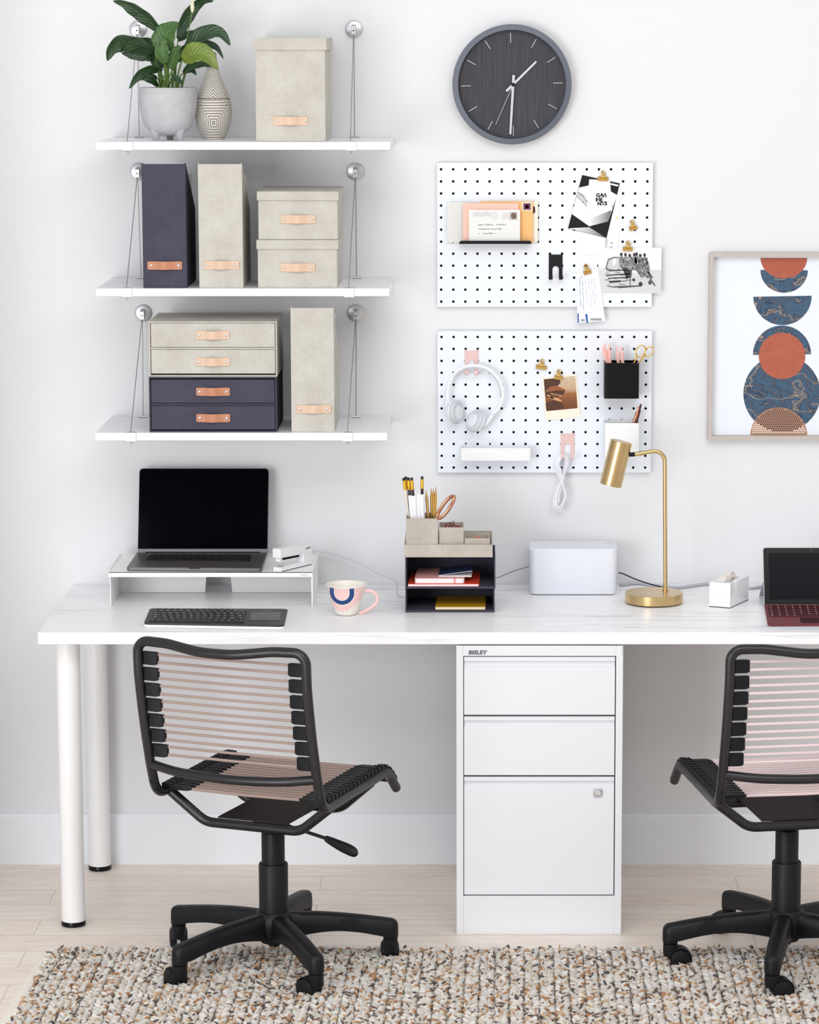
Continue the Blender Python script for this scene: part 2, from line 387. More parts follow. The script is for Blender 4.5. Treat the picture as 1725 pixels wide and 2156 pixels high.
# ================================================================== RUG
def rug():
    x0, x1, y0, y1 = -0.99, 1.18, -1.46, -0.788
    tpl = []; n, m_ = 7, 4
    for i in range(m_ + 1):
        p = PI * i / m_
        for k in range(n):
            a = 2 * PI * k / n; tpl.append(Vector((math.sin(p) * math.cos(a), math.cos(p), math.sin(p) * math.sin(a))))
    tf = [(i * n + k, i * n + (k + 1) % n, (i + 1) * n + (k + 1) % n, (i + 1) * n + k) for i in range(m_) for k in range(n)]
    V = []; Fc = []; C = []
    creams = [lin(c) for c in ((238, 233, 224), (228, 221, 210), (244, 240, 233), (218, 211, 202), (232, 228, 226))]
    tans = [lin(c) for c in ((206, 160, 112), (192, 138, 84), (214, 184, 148), (176, 118, 66))]
    darks = [lin(c) for c in ((84, 66, 60), (58, 48, 50), (112, 92, 82))]
    rnd = random.Random(3)
    def blob(c, l, wd, h, yaw, pitch, col, col2=None):
        q = Euler((pitch, 0, yaw)).to_matrix(); o = len(V)
        for t in tpl: V.append(c + q @ Vector((t.x * wd, t.y * l, t.z * h)))
        for f in tf: Fc.append([i + o for i in f]); C.append(col if (col2 is None or f[0] >= n * 2) else col2)
    row = 0.0335; nx = int((x1 - x0) / row)
    for i in range(nx):
        darkrow = rnd.random() < 0.3; phase = rnd.random() * 0.02
        y = y0 + phase
        while y < y1:
            for sgn in (-1, 1):
                xx = x0 + (i + 0.5) * row + sgn * 0.0068 + rnd.gauss(0, 0.0012) - (y1 - y) * 0.03 * (1 - i / nx)
                yy = y + (0.004 if sgn > 0 else -0.004) + rnd.gauss(0, 0.002)
                r = rnd.random()
                ca = rnd.choice(creams); cb = None
                if r < 0.10: cb = rnd.choice(tans)
                elif r < 0.14: cb = rnd.choice(darks)
                blob(Vector((xx, yy, 0.0105 + rnd.gauss(0, 0.0009))), 0.0135 + rnd.random() * 0.003, 0.0066 + rnd.random() * 0.0012, 0.0072, sgn * R(-34) + rnd.gauss(0, 0.12), rnd.gauss(0.15, 0.15), ca, cb)
                if rnd.random() < (0.58 if darkrow else 0.42):
                    col = rnd.choice(tans) if rnd.random() < 0.58 else rnd.choice(darks)
                    blob(Vector((xx + rnd.gauss(0, 0.004), yy + rnd.gauss(0, 0.005), 0.0155 + rnd.random() * 0.003)), 0.0048 + rnd.random() * 0.006, 0.0018 + rnd.random() * 0.0018, 0.0022, rnd.gauss(sgn * -0.6, 0.6), rnd.gauss(0, 0.4), col)
            if rnd.random() < (0.75 if darkrow else 0.3):   # dark yarn running in the valley between rows
                blob(Vector((x0 + (i + 1) * row - (y1 - y) * 0.03 * (1 - i / nx) + rnd.gauss(0, 0.001), y, 0.0085)), 0.008, 0.0016, 0.0018, rnd.gauss(0, 0.3), 0, rnd.choice(darks))
            y += 0.0148
    me = D.meshes.new('pile'); me.from_pydata(V, [], Fc)
    at_ = me.color_attributes.new('yarn', 'FLOAT_COLOR', 'CORNER')
    buf = []
    for p, c in zip(me.polygons, C):
        p.use_smooth = True; buf += list(c) * p.loop_total
    at_.data.foreach_set('color', buf)
    k = NB('chunky_wool_yarn'); a = k.n('VertexColor'); a.layer_name = 'yarn'
    nz = k.noise(k.coords((1, 1, 1)), 900, 3, 0.7)
    k.col(k.mix(k.math('MULTIPLY', nz, 0.35), a.outputs[0], lin((150, 138, 126)))); k.b.inputs['Roughness'].default_value = 0.95; k.b.inputs['Specular IOR Level'].default_value = 0.1; k.b.inputs['Sheen Weight'].default_value = 0.2
    k.bump(nz, 0.6, 0.002); me.materials.append(k.m)
    r = thing('rug', (0.1, -1.1, 0), 'chunky braided wool rug in cream with tan and dark brown flecks', 'rug')
    for v in me.vertices: v.co -= Vector((0.1, -1.1, 0))
    p = D.objects.new('pile', me); COL.objects.link(p); p.parent = r; p['kind'] = 'stuff'
    bk = MB(); bk.prism([(x0 - 0.016, y1 + 0.003, 0.0005), (x0 - 0.045, y0, 0.0005), (x1 + 0.01, y0, 0.0005), (x1 + 0.01, y1 + 0.003, 0.0005)], (0, 0, 0.0035))
    bk.build('backing', mat('cream_rug_backing', (232, 226, 214), 0.95, spec=0.1, var=0.06, vscale=90), r)
rug()

# ================================================================== WALL SHELVES
def shelf(x0, x1, yt, mounts, label):
    Y = -0.33; z = at(500, yt, Y).z; XA, XB = at(x0, yt, Y).x, at(x1, yt, Y).x; th = 0.0185
    t = thing('wall_shelf', ((XA + XB) / 2, 0, z - th), label, 'shelf', 'cable-hung white wall shelves')
    MB().box((XA, Y, z - th), (XB, -0.002, z)).build('board', M['shelf'], t, bevel=0.001)
    for (dx, dy, cxp, bxp) in mounts:
        dpt = at(dx, dy, 0)
        m1 = MB().lathe([(0.0215, 0.001), (0.0215, 0.004), (0.019, 0.0055), (0, 0.0055)], (dpt.x, 0, dpt.z), 40, (0, -1, 0)).build('wall_disc', M['steel'], t, label='round steel wall disc')
        b = MB(); b.prism([(dpt.x - 0.0055, -0.005, dpt.z + 0.011), (dpt.x - 0.0055, -0.036, dpt.z + 0.007), (dpt.x - 0.0055, -0.036, dpt.z - 0.014), (dpt.x - 0.0055, -0.024, dpt.z - 0.016), (dpt.x - 0.0055, -0.005, dpt.z - 0.003)], (0.011, 0, 0))
        b.build('bracket', M['steel'], m1, bevel=0.001)
        MB().cyl((dpt.x, -0.0358, dpt.z - 0.004), (dpt.x, -0.0372, dpt.z - 0.004), 0.0018, 10).build('screw', M['gloss_black'], m1)
        fx = at(cxp, yt, Y - 0.006).x; rx = at(bxp, yt - 18, -0.03).x
        MB().tube([(dpt.x, -0.034, dpt.z - 0.012), (fx - 0.001, Y - 0.004, z + 0.001)], 0.0010, 6).build('cable', M['wire'], t)
        MB().tube([(dpt.x + 0.001, -0.030, dpt.z - 0.012), (rx, -0.03, z + 0.004)], 0.0011, 6).build('cable', M['wire'], t)
        MB().tube([(rx - 0.012, -0.03, z + 0.0027), (rx + 0.012, -0.03, z + 0.0027)], 0.0026, 8).build('cable_bar', M['steel'], t)
        cp = MB(); s_ = 0.012
        cp.box((fx - s_, Y - 0.0065, z - 0.0215), (fx + s_, Y - 0.0005, z + 0.0028)); cp.box((fx - s_, Y - 0.0065, z + 0.0005), (fx + s_, Y + 0.006, z + 0.0028)); cp.box((fx - s_, Y - 0.0065, z - 0.0215), (fx + s_, Y + 0.006, z - 0.0193))
        cl_ = cp.build('clamp', M['white'], t, bevel=0.0008)
        MB().tube([(fx - 0.001, Y - 0.003, z - 0.0215), (fx, Y - 0.003, z - 0.027), (fx + 0.004, Y - 0.003, z - 0.0245)], 0.0010, 6).build('cable_end', M['wire'], cl_)
    return z
Z1 = shelf(201.5, 822.1, 299, ((291.5, 61, 268.5, 293), (745.5, 61, 739, 746.5)), 'topmost white wall shelf, carrying the potted plant and tall box')
Z2 = shelf(202, 820.2, 607.5, ((292, 361, 267, 297), (749, 361, 735, 751)), 'middle white wall shelf, carrying upright files and two stacked boxes')
Z3 = shelf(200.6, 815.5, 911.5, ((302, 659, 275.5, 301.5), (750, 659, 732.5, 750)), 'lowest white wall shelf, carrying the drawer boxes')

# ================================================================== LINEN STORAGE
YF = -0.315
def strap(parent, x, z, y, L=0.083, H=0.020, m='leather'):
    n = 16; top = []; th = 0.0024
    for i in range(n + 1):
        u = -1 + 2 * i / n; a = abs(u)
        bow = 0.0085 * (0.5 + 0.5 * math.cos(PI * min(1, a / 0.66))) if a < 0.66 else 0
        top.append((x + u * L / 2, y - 0.0005 - bow, 1 if a < 0.94 else 0.86))
    mb = MB(); vs = []; fs = []
    for (xx, yy, k) in top:
        h = H / 2 * k
        vs += [(xx, yy, z - h), (xx, yy, z + h), (xx, yy - th, z + h), (xx, yy - th, z - h)]
    for i in range(n):
        for k in range(4): fs.append((i * 4 + k, i * 4 + (k + 1) % 4, i * 4 + 4 + (k + 1) % 4, i * 4 + 4 + k))
    fs += [(3, 2, 1, 0), (n * 4, n * 4 + 1, n * 4 + 2, n * 4 + 3)]
    mb.add(vs, fs, False); s_ = mb.build('handle', M[m], parent, bevel=0.0006, label='leather strap pull')
    for u in (-0.79, 0.79):
        MB().lathe([(0.0036, 0.002), (0.0034, 0.0036), (0.002, 0.0046), (0, 0.0048)], (x + u * L / 2, y - 0.0005, z), 16, (0, -1, 0)).build('rivet', M['chrome'], s_)
def lidded(x0, x1, ytop, ylid, ybot, lx0, lx1, zb, depth, hx, hy, label, group, mt='linen'):
    c = at((x0 + x1) / 2, ybot, YF); t = thing('storage_box', (c.x, YF + depth / 2, zb), label, 'storage box', group)
    xa, xb = at(x0, ybot, YF).x, at(x1, ybot, YF).x; la, lb = at(lx0, ytop, YF).x, at(lx1, ytop, YF).x
    zt = zb + (at(0, ytop, YF).z - at(0, ybot, YF).z); zl = zb + (at(0, ylid, YF).z - at(0, ybot, YF).z)
    MB().box((xa, YF, zb), (xb, YF + depth, zt - 0.004)).build('body', M[mt], t, bevel=0.0012)
    ld = MB(); o = 0.0045
    y0_, y1_ = YF - o, YF + depth + o; ztt = zt - 0.0005
    vs = [(la, y0_, zl), (lb, y0_, zl), (lb, y1_, zl), (la, y1_, zl), (la, y0_, zt), (lb, y0_, zt), (lb, y1_, zt), (la, y1_, zt)]; q = 0.003
    vs += [(la + q, y0_ + q, zl), (lb - q, y0_ + q, zl), (lb - q, y1_ - q, zl), (la + q, y1_ - q, zl), (la + q, y0_ + q, zt - q), (lb - q, y0_ + q, zt - q), (lb - q, y1_ - q, zt - q), (la + q, y1_ - q, zt - q)]
    ld.add(vs, [(4, 5, 6, 7), (0, 1, 5, 4), (1, 2, 6, 5), (2, 3, 7, 6), (3, 0, 4, 7), (15, 14, 13, 12), (12, 13, 9, 8), (13, 14, 10, 9), (14, 15, 11, 10), (15, 12, 8, 11), (8, 9, 1, 0), (9, 10, 2, 1), (10, 11, 3, 2), (11, 8, 0, 3)], False)
    ld.build('lid', M[mt], t, bevel=0.0008)
    h = at(hx, hy, YF); strap(t, h.x, h.z, YF); return zt
lidded(539.5, 686, 79, 105, 298, 533, 688, Z1, 0.285, 612, 254.5, 'tall lidded beige linen box on the topmost shelf', 'linen boxes')
zt = lidded(543.5, 710.5, 503, 522.5, 604.5, 540, 712.5, Z2, 0.26, 627.5, 563, 'lower of the two stacked beige linen boxes on the middle shelf', 'linen boxes')
YFs = YF
lidded(544.5, 711.5, 401, 419.5, 502.5, 541, 713, zt + 0.0005, 0.26, 627.5, 461.5, 'upper of the two stacked beige linen boxes on the middle shelf', 'linen boxes')
def magfile(x0, x1, ytop, ybot, zb, hx, hy, m, hm, label, depth=0.245):
    c = at((x0 + x1) / 2, ybot, YF); t = thing('magazine_file', (c.x, YF + depth / 2, zb), label, 'magazine file', 'upright magazine files')
    xa, xb = at(x0, ybot, YF).x, at(x1, ybot, YF).x; H = at(0, ytop, YF).z - at(0, ybot, YF).z; th = 0.003
    MB().box((xa, YF, zb), (xb, YF + th, zb + H)).build('spine_panel', M[m], t, bevel=0.0008)
    for xs in (xa, xb - th):
        MB().prism([(xs, YF + 0.0005, zb), (xs, YF + 0.0005, zb + H + 0.002), (xs, YF + 0.012, zb + H + 0.002), (xs, YF + depth, zb + H * 0.60), (xs, YF + depth, zb)], (th, 0, 0)).build('side_panel', M[m], t, bevel=0.0006)
    MB().box((xa + th, YF + th, zb), (xb - th, YF + depth, zb + th)).build('bottom_panel', M[m], t)
    MB().box((xa + th, YF + depth - th, zb), (xb - th, YF + depth, zb + H * 0.3)).build('back_panel', M[m], t)
    h = at(hx, hy, YF); strap(t, h.x, h.z, YF, m=hm, L=0.0835)
    return xa, xb, H
def sheaf(xa, xb, zb, H, label, frac=0.9, d0=0.05, mt='paper', gap=0.003):
    mb = MB(); mb.prism([(xa, YF + d0, zb + gap), (xa, YF + d0, zb + H * frac), (xa, YF + 0.228, zb + H * frac), (xa, YF + 0.228, zb + gap)], (xb - xa, 0, 0))
    tag(mb.build('paper_sheaf', M[mt], org=((xa + xb) / 2, YF + 0.14, zb + gap)), label, 'papers', 'papers in the magazine files')
xa, xb, H = magfile(302, 394, 343.5, 604.5, Z2, 347, 559, 'felt', 'leather2', 'dark charcoal cloth magazine file with tan leather pull on the middle shelf')
sheaf(xb - 0.016, xb - 0.006, Z2, H, 'pale papers standing inside the dark charcoal magazine file', 0.89)
xa, xb, H = magfile(420, 512.5, 343.5, 604.5, Z2, 467, 558, 'linen', 'leather', 'beige linen magazine file beside the dark one on the middle shelf')
sheaf(xb - 0.014, xb - 0.006, Z2, H, 'pale papers inside the beige file on the middle shelf', 0.88)
xa, xb, H = magfile(614, 704.5, 646, 907.5, Z3, 661, 861, 'linen', 'leather', 'beige linen magazine file standing alone on the lowest shelf')
sheaf(xb - 0.018, xb - 0.006, Z3, H, 'pale papers inside the beige file on the lowest shelf', 0.90)
def drawerbox(x0, x1, ytop, ybot, zb, drs, m, hm, label, depth=0.24):
    c = at((x0 + x1) / 2, ybot, YF); t = thing('drawer_box', (c.x, YF + depth / 2, zb), label, 'drawer box', 'stacked two-drawer boxes')
    xa, xb = at(x0, ybot, YF).x, at(x1, ybot, YF).x; zz = lambda py: zb + at(0, py, YF).z - at(0, ybot, YF).z; zt = zz(ytop); th = 0.0035
    mb = MB(); zi0, zi1 = zb + th, zt - th; mb.box((xa, YF, zi0), (xa + th, YF + depth, zi1)); mb.box((xb - th, YF, zi0), (xb, YF + depth, zi1)); mb.box((xa, YF, zi1), (xb, YF + depth, zt)); mb.box((xa, YF, zb), (xb, YF + depth, zi0))
    mid = (zz(drs[0][1]) + zz(drs[1][0])) / 2; mb.box((xa + th, YF, mid - 0.002), (xb - th, YF + depth - 0.004, mid + 0.002)); mb.box((xa + th, YF + depth - 0.003, zi0), (xb - th, YF + depth, zi1))
    mb.build('case', M[m], t, bevel=0.0009)
    for (a, b, hx, hy) in drs:
        d = MB().box((xa + th + 0.0014, YF + 0.0025, zz(b)), (xb - th - 0.0014, YF + depth - 0.006, zz(a))).build('drawer', M[m], t, bevel=0.0008)
        h = at(hx, hy, YF); strap(d, h.x, zz(hy), YF + 0.0025, m=hm, L=0.082)
    return zt
zt = drawerbox(315, 583.5, 791.5, 907.5, Z3, ((797, 846.5, 448.5, 822.5), (852, 902.5, 449, 878)), 'felt', 'leather2', 'dark charcoal two-drawer box at the bottom of the stack on the lowest shelf')
drawerbox(314.5, 584, 674.7, 791, zt + 0.0006, ((678.5, 729, 448, 703.5), (734, 784.5, 448.3, 759.5)), 'linen', 'leather', 'beige linen two-drawer box stacked on the dark charcoal one')
# ================================================================== POTTED PLANT
YP = -0.19
pc = at(355, 292, YP); pcx = pc.x; sc_ = (at(417, 200, YP).x - at(293, 200, YP).x) / 2
pot_top = at(0, 184, YP).z; pot = thing('potted_plant', (pcx, YP, Z1), 'broad-leaved green plant in a footed grey pot at the left end of the topmost shelf', 'plant')
H = pot_top - Z1
prof = [(0.0, 0.012), (0.02, 0.0115), (0.034, 0.014), (0.047, 0.022), (0.057, 0.036), (0.0645, 0.058), (0.069, 0.085), (0.0705, H - 0.004), (0.0705, H), (0.0665, H), (0.0655, H - 0.012), (0.06, H - 0.016), (0, H - 0.016)]
prof = [(r * sc_ / 0.0705, h) for r, h in prof]
M['concrete'] = mat('grey_concrete', (186, 186, 190), 0.85, var=0.16, vscale=38, bump=0.25, bscale=160, spec=0.2)
po = MB().lathe(prof, (pcx, YP, Z1), 64).build('pot', M['concrete'], pot)
for a in (-140, -40, 90):
    x, y = pcx + 0.038 * math.cos(R(a)), YP + 0.038 * math.sin(R(a))
    MB().lathe([(0.0065, 0), (0.0085, 0.002), (0.010, 0.012), (0.015, 0.026), (0.012, 0.032)], (x, y, Z1 + 0.0003), 16).build('foot', M['concrete'], po)
MB().lathe([(0.0, 0.001), (0.0655 * sc_ / 0.0705, 0.0)], (pcx, YP, Z1 + H - 0.013), 40).build('soil', mat('dark_soil', (52, 42, 34), 0.95, var=0.3, vscale=300, bump=0.8, bscale=400), po)
def leafmat(name, a, b, vein):
    k = NB(name); co = k.coords(); nz = k.noise(co, 28, 3); c = k.mix(nz, lin(a), lin(b))
    uv = k.n('UVMap'); sp = k.n('SeparateXYZ'); k.l(uv.outputs[0], sp.inputs[0])
    d = k.math('ABSOLUTE', k.math('SUBTRACT', sp.outputs[0], 0.5)); mid = k.math('SUBTRACT', 1.0, k.math('MULTIPLY', d, 22), True)
    ph = k.math('SUBTRACT', k.math('MULTIPLY', sp.outputs[1], 62), k.math('MULTIPLY', d, 30)); vv = k.math('MULTIPLY', k.math('ADD', k.math('SINE', ph), 1.0), 0.13)
    c = k.mix(k.math('ADD', k.math('MULTIPLY', mid, 0.55), vv, True), c, lin(vein)); k.col(c)
    k.b.inputs['Roughness'].default_value = 0.36; k.b.inputs['Subsurface Weight'].default_value = 0.0; k.bump(k.math('SINE', ph), 0.35, 0.0012)
    return k.m
LM = {'d': leafmat('deep_green_leaf', (26, 50, 30), (44, 74, 40), (62, 96, 52)), 'm': leafmat('green_leaf', (44, 78, 38), (66, 104, 46), (92, 130, 62)), 'y': leafmat('yellowing_leaf', (52, 88, 34), (128, 146, 48), (140, 156, 66))}
M['stem'] = mat('green_stem', (96, 128, 56), 0.5, var=0.12, vscale=30)
def leaf(pts, wpx, m='d', side=0.6, roll=0.0, name='leaf'):
    P = smooth_path([at(x, y, YP + d) for x, y, d in pts], 7); n = len(P); W = wpx / 868.0; mb = MB(); vs = []; fs = []; nu = 8
    for i, p in enumerate(P):
        t = (P[min(i + 1, n - 1)] - P[max(i - 1, 0)]).normalized(); u = i / (n - 1)
        sidev = t.cross(Vector((0, -1, 0.0))); sidev = sidev.normalized() if sidev.length > 1e-4 else Vector((1, 0, 0))
        nor = sidev.cross(t).normalized()
        ang = side + roll * u; sv = sidev * math.cos(ang) + nor * math.sin(ang); nv = t.cross(sv).normalized()
        w_ = W * 0.5 * (math.sin(PI * min(1, u * 0.93 + 0.05)) ** 0.8) * (1 - 0.42 * u) * 1.28 * (1 if u < 0.97 else 0.3)
        for k in range(nu + 1):
            q = -1 + 2 * k / nu; wav = 0.10 * math.sin(u * 21 + q * 2) * abs(q)
            vs.append(p + sv * q * w_ + nv * (-(abs(q) ** 1.4) * 0.30 + wav) * w_)
    for i in range(n - 1):
        for k in range(nu): fs.append((i * (nu + 1) + k, i * (nu + 1) + k + 1, (i + 1) * (nu + 1) + k + 1, (i + 1) * (nu + 1) + k))
    mb.add(vs, fs, True); o = mb.build(name, LM[m], pot)
    uvl = o.data.uv_layers.new(name='UVMap')
    for lp in o.data.loops:
        i, k = divmod(lp.vertex_index, nu + 1); uvl.data[lp.index].uv = (k / nu, i / (n - 1))
    so = o.modifiers.new('thick', 'SOLIDIFY'); so.thickness = 0.0006
    return P[0]
leaves = [
 ([(336, 66, -0.01), (312, 42, -0.02), (286, 22, -0.03), (262, 8, -0.035), (238, 2, -0.03)], 29, 'd', 0.2, 0.5),
 ([(326, 110, -0.03), (292, 93, -0.06), (258, 88, -0.08), (236, 102, -0.09), (226, 128, -0.09)], 42, 'd', 0.75, -0.2),
 ([(328, 119, 0.0), (298, 117, 0.0), (272, 113, 0.0), (256, 112, 0.0)], 22, 'd', 0.5, 0),
 ([(334, 148, -0.03), (312, 148, -0.06), (288, 162, -0.08), (272, 187, -0.09)], 24, 'd', 0.5, 0.3),
 ([(333, 182, -0.03), (320, 168, -0.05), (306, 164, -0.06), (294, 167, -0.06)], 17, 'd', 0.4, 0),
 ([(352, 108, -0.04), (346, 88, -0.05), (356, 64, -0.05), (376, 47, -0.04)], 52, 'm', 0.15, 0.5),
 ([(375, 82, 0.02), (386, 52, 0.03), (402, 24, 0.03), (424, 3, 0.02), (450, 2, 0.0)], 26, 'd', -0.3, -0.3),
 ([(389, 112, -0.02), (410, 86, -0.04), (438, 70, -0.05), (466, 72, -0.06), (485, 96, -0.06)], 35, 'd', 0.4, 0.2),
 ([(414, 96, 0.0), (434, 92, 0.0), (456, 101, 0.0), (471, 124, 0.0)], 15, 'd', 0.2, 0.4),
 ([(385, 126, -0.06), (408, 112, -0.09), (434, 116, -0.10), (459, 146, -0.10)], 42, 'y', 0.15, 0.2),
 ([(386, 154, -0.02), (404, 140, -0.05), (426, 136, -0.06), (450, 140, -0.06)], 24, 'd', 0.6, 0.2),
 ([(375, 86, 0.03), (392, 74, 0.03), (408, 64, 0.03)], 15, 'd', 0.4, 0),
 ([(349, 134, -0.05), (341, 112, -0.06), (344, 92, -0.06), (352, 84, -0.06)], 28, 'm', -0.2, 0.3),
 ([(334, 116, 0.02), (320, 98, 0.03), (306, 88, 0.03), (286, 84, 0.03)], 30, 'd', 0.3, 0.2),
 ([(331, 166, -0.04), (322, 160, -0.05), (312, 160, -0.05)], 9, 'd', 0.2, 0),
 ([(383, 176, -0.06), (370, 164, -0.07), (358, 168, -0.08)], 13, 'd', 0.3, 0),
 ([(352, 140, 0.02), (338, 128, 0.02), (318, 122, 0.0), (308, 128, 0.0)], 26, 'd', 0.3, 0),
 ([(372, 130, 0.02), (386, 116, 0.03), (396, 100, 0.03), (398, 88, 0.03)], 26, 'd', 0.4, 0),
 ([(340, 150, 0.0), (334, 136, 0.0), (326, 128, 0.0), (314, 120, -0.01)], 24, 'd', 0.5, 0),
 ([(362, 146, -0.03), (366, 124, -0.04), (372, 106, -0.05), (380, 96, -0.05)], 24, 'm', 0.3, 0),
 ([(394, 150, -0.04), (404, 148, -0.05), (414, 158, -0.06)], 12, 'd', 0.3, 0)]
for i, (pts, wpx, m, sd, ro) in enumerate(leaves):
    b = leaf(pts, wpx, m, sd, ro)
    rr = random.Random(i); bx = pcx + max(-0.036, min(0.036, (b.x - pcx) * 0.45 + rr.uniform(-0.008, 0.008)))
    base = Vector((bx, YP + rr.uniform(-0.03, 0.02), Z1 + H - 0.016)); mid = base.lerp(b, 0.55) + Vector((0, -0.004, 0.012))
    MB().tube(smooth_path([base, mid, b], 5), 0.0017, 6, radii=[0.0021 - 0.0009 * k / 10 for k in range(11)]).build('stem', M['stem'], pot)
for i in range(9):
    rr = random.Random(40 + i); x = pcx + rr.uniform(-0.03, 0.03); top = at(rr.uniform(338, 392), rr.uniform(105, 140), YP + rr.uniform(-0.04, 0))
    MB().tube(smooth_path([(x, YP + rr.uniform(-0.035, 0.0), Z1 + H - 0.016), Vector((x, YP, Z1 + H)).lerp(top, 0.5), top], 4), 0.0017, 6).build('stem', M['stem'], pot)
fs_ = at(388, 110, YP); ft = at(405, 24, YP - 0.01)
MB().tube(smooth_path([(pcx + 0.012, YP, Z1 + H - 0.016), fs_, ft], 6), 0.0012, 6).build('stem', M['stem'], pot)
MB().lathe([(0.0, -0.004), (0.0035, 0.0), (0.0052, 0.009), (0.0042, 0.018), (0.0015, 0.034), (0, 0.046)], ft, 12, (0.02, 0, 1)).build('flower_bud', mat('pale_bud', (222, 222, 190), 0.6), pot, label='pale green-white closed flower bud')

# ================================================================== VASE
YV = -0.13
vc = at(449.5, 288, YV); vb = Z1 + 0.0003; vh = at(0, 110, YV).z - Z1; px = 1 / 868.0
vp = [(22, 0), (24, 2), (31, 16), (37, 34), (39.5, 55), (39, 72), (36, 84), (31, 98), (25, 112), (19, 126), (14, 140), (11, 154), (9.3, 168), (8.8, 180)]
vp = [(r * px, h / 180 * vh) for r, h in vp]
fine = []
for i in range(len(vp) - 1):
    for k in range(6):
        t = k / 6; p0, p1, p2, p3 = vp[max(i - 1, 0)], vp[i], vp[i + 1], vp[min(i + 2, len(vp) - 1)]
        f_ = lambda j: 0.5 * (2 * p1[j] + (p2[j] - p0[j]) * t + (2 * p0[j] - 5 * p1[j] + 4 * p2[j] - p3[j]) * t * t + (3 * p1[j] - p0[j] - 3 * p2[j] + p3[j]) * t ** 3)
        fine.append((f_(0), f_(1)))
fine.append(vp[-1]); r0 = vp[-1][0]; fine += [(r0 - 0.002, vh), (r0 - 0.003, vh - 0.02)]
k = NB('cream_carved_ceramic'); uv = k.n('UVMap'); sp = k.n('SeparateXYZ'); k.l(uv.outputs[0], sp.inputs[0])
U, V_ = sp.outputs[0], sp.outputs[1]
# bands of nested blocks; each cell carries concentric corner lines
def cellfold(src, n, off=0.0):
    return k.math('SUBTRACT', k.math('FRACT', k.math('ADD', k.math('MULTIPLY', src, n), off)), 0.5)
cu = cellfold(U, 4, 0.43); cv = cellfold(V_, 2.5, 0.02)
shear = k.math('ADD', cv, k.math('MULTIPLY', k.math('ABSOLUTE', cu), 0.75))
nest = k.math('MAXIMUM', k.math('MULTIPLY', k.math('ABSOLUTE', cu), 1.0), k.math('ABSOLUTE', cv))
sel = k.math('GREATER_THAN', V_, 0.47)
a1 = k.math('MULTIPLY', nest, 13.0); a2 = k.math('MULTIPLY', shear, 11.0)
dd = k.math('ADD', k.math('MULTIPLY', a1, k.math('SUBTRACT', 1.0, sel)), k.math('MULTIPLY', a2, sel))
fr = k.math('ABSOLUTE', k.math('SUBTRACT', k.math('FRACT', dd), 0.5)); ln = k.math('LESS_THAN', fr, 0.13)
soft = k.math('MULTIPLY', fr, 5.0, True)
band = k.math('LESS_THAN', k.math('ABSOLUTE', k.math('SUBTRACT', V_, 0.47)), 0.006); neck = k.math('MULTIPLY', k.math('GREATER_THAN', V_, 0.80), k.math('LESS_THAN', k.math('ABSOLUTE', k.math('SUBTRACT', k.math('FRACT', k.math('MULTIPLY', U, 20)), 0.5)), 0.2))
allm = k.math('MAXIMUM', k.math('MAXIMUM', k.math('MULTIPLY', ln, k.math('LESS_THAN', V_, 0.80)), band), neck)
nz = k.noise(k.coords(), 60, 3)
k.col(k.mix(k.math('MULTIPLY', allm, 0.9), k.mix(nz, lin((232, 228, 220)), lin((214, 208, 200))), lin((104, 92, 84))))
k.b.inputs['Roughness'].default_value = 0.55; k.bump(soft, 0.8, 0.002); M['vase'] = k.m
vo = MB().lathe(fine, (vc.x, YV, vb), 72); vo = vo.build('vase', M['vase'], org=(vc.x, YV, vb)); tag(vo, 'tall cream vase carved with dark geometric lines, behind the plant pot', 'vase')
uvl = vo.data.uv_layers.new(name='UVMap')
for p in vo.data.polygons:
    us = [(math.atan2(vo.data.vertices[v].co.y, vo.data.vertices[v].co.x) / (2 * PI)) % 1.0 for v in p.vertices]
    wrap = max(us) - min(us) > 0.5
    for li, u in zip(p.loop_indices, us): uvl.data[li].uv = (u + (1 if wrap and u < 0.5 else 0), vo.data.vertices[vo.data.loops[li].vertex_index].co.z / vh)

# ================================================================== WALL CLOCK
ck = at(1078.5, 178, -0.04); cr_ = (at(1204, 178, -0.04).x - at(953, 178, -0.04).x) / 2; ri = cr_ * 113.2 / 125.5
clock = thing('wall_clock', (ck.x, 0, ck.z), 'round wall clock with dark wood-grain face, grey rim and silver hands', 'clock')
M['rim'] = mat('slate_grey_rim', (92, 99, 112), 0.45)
MB().lathe([(cr_ - 0.004, 0.001), (cr_ - 0.001, 0.004), (cr_, 0.012), (cr_, 0.034), (cr_ - 0.002, 0.038), (ri + 0.001, 0.040), (ri, 0.038), (ri, 0.02)], (ck.x, 0, ck.z), 128, (0, -1, 0), cap1=False).build('rim', M['rim'], clock)
kk = NB('dark_wood_veneer'); g = kk.noise(kk.coords((330, 5, 7)), 1.0, 4, 0.6); g2 = kk.noise(kk.coords((60, 3, 2)), 1.0, 3)
kk.col(kk.mix(g, kk.mix(g2, lin((32, 32, 37)), lin((48, 48, 54))), lin((92, 91, 98)))); kk.b.inputs['Roughness'].default_value = 0.5; kk.b.inputs['Specular IOR Level'].default_value = 0.12; M['veneer'] = kk.m
MB().lathe([(ri + 0.001, 0.019), (ri + 0.001, 0.022)], (ck.x, 0, ck.z), 96, (0, -1, 0)).build('face', M['veneer'], clock)
M['hand'] = mat('brushed_hand_steel', (205, 207, 212), 0.3, 0.75)
pxm = cr_ / 125.5
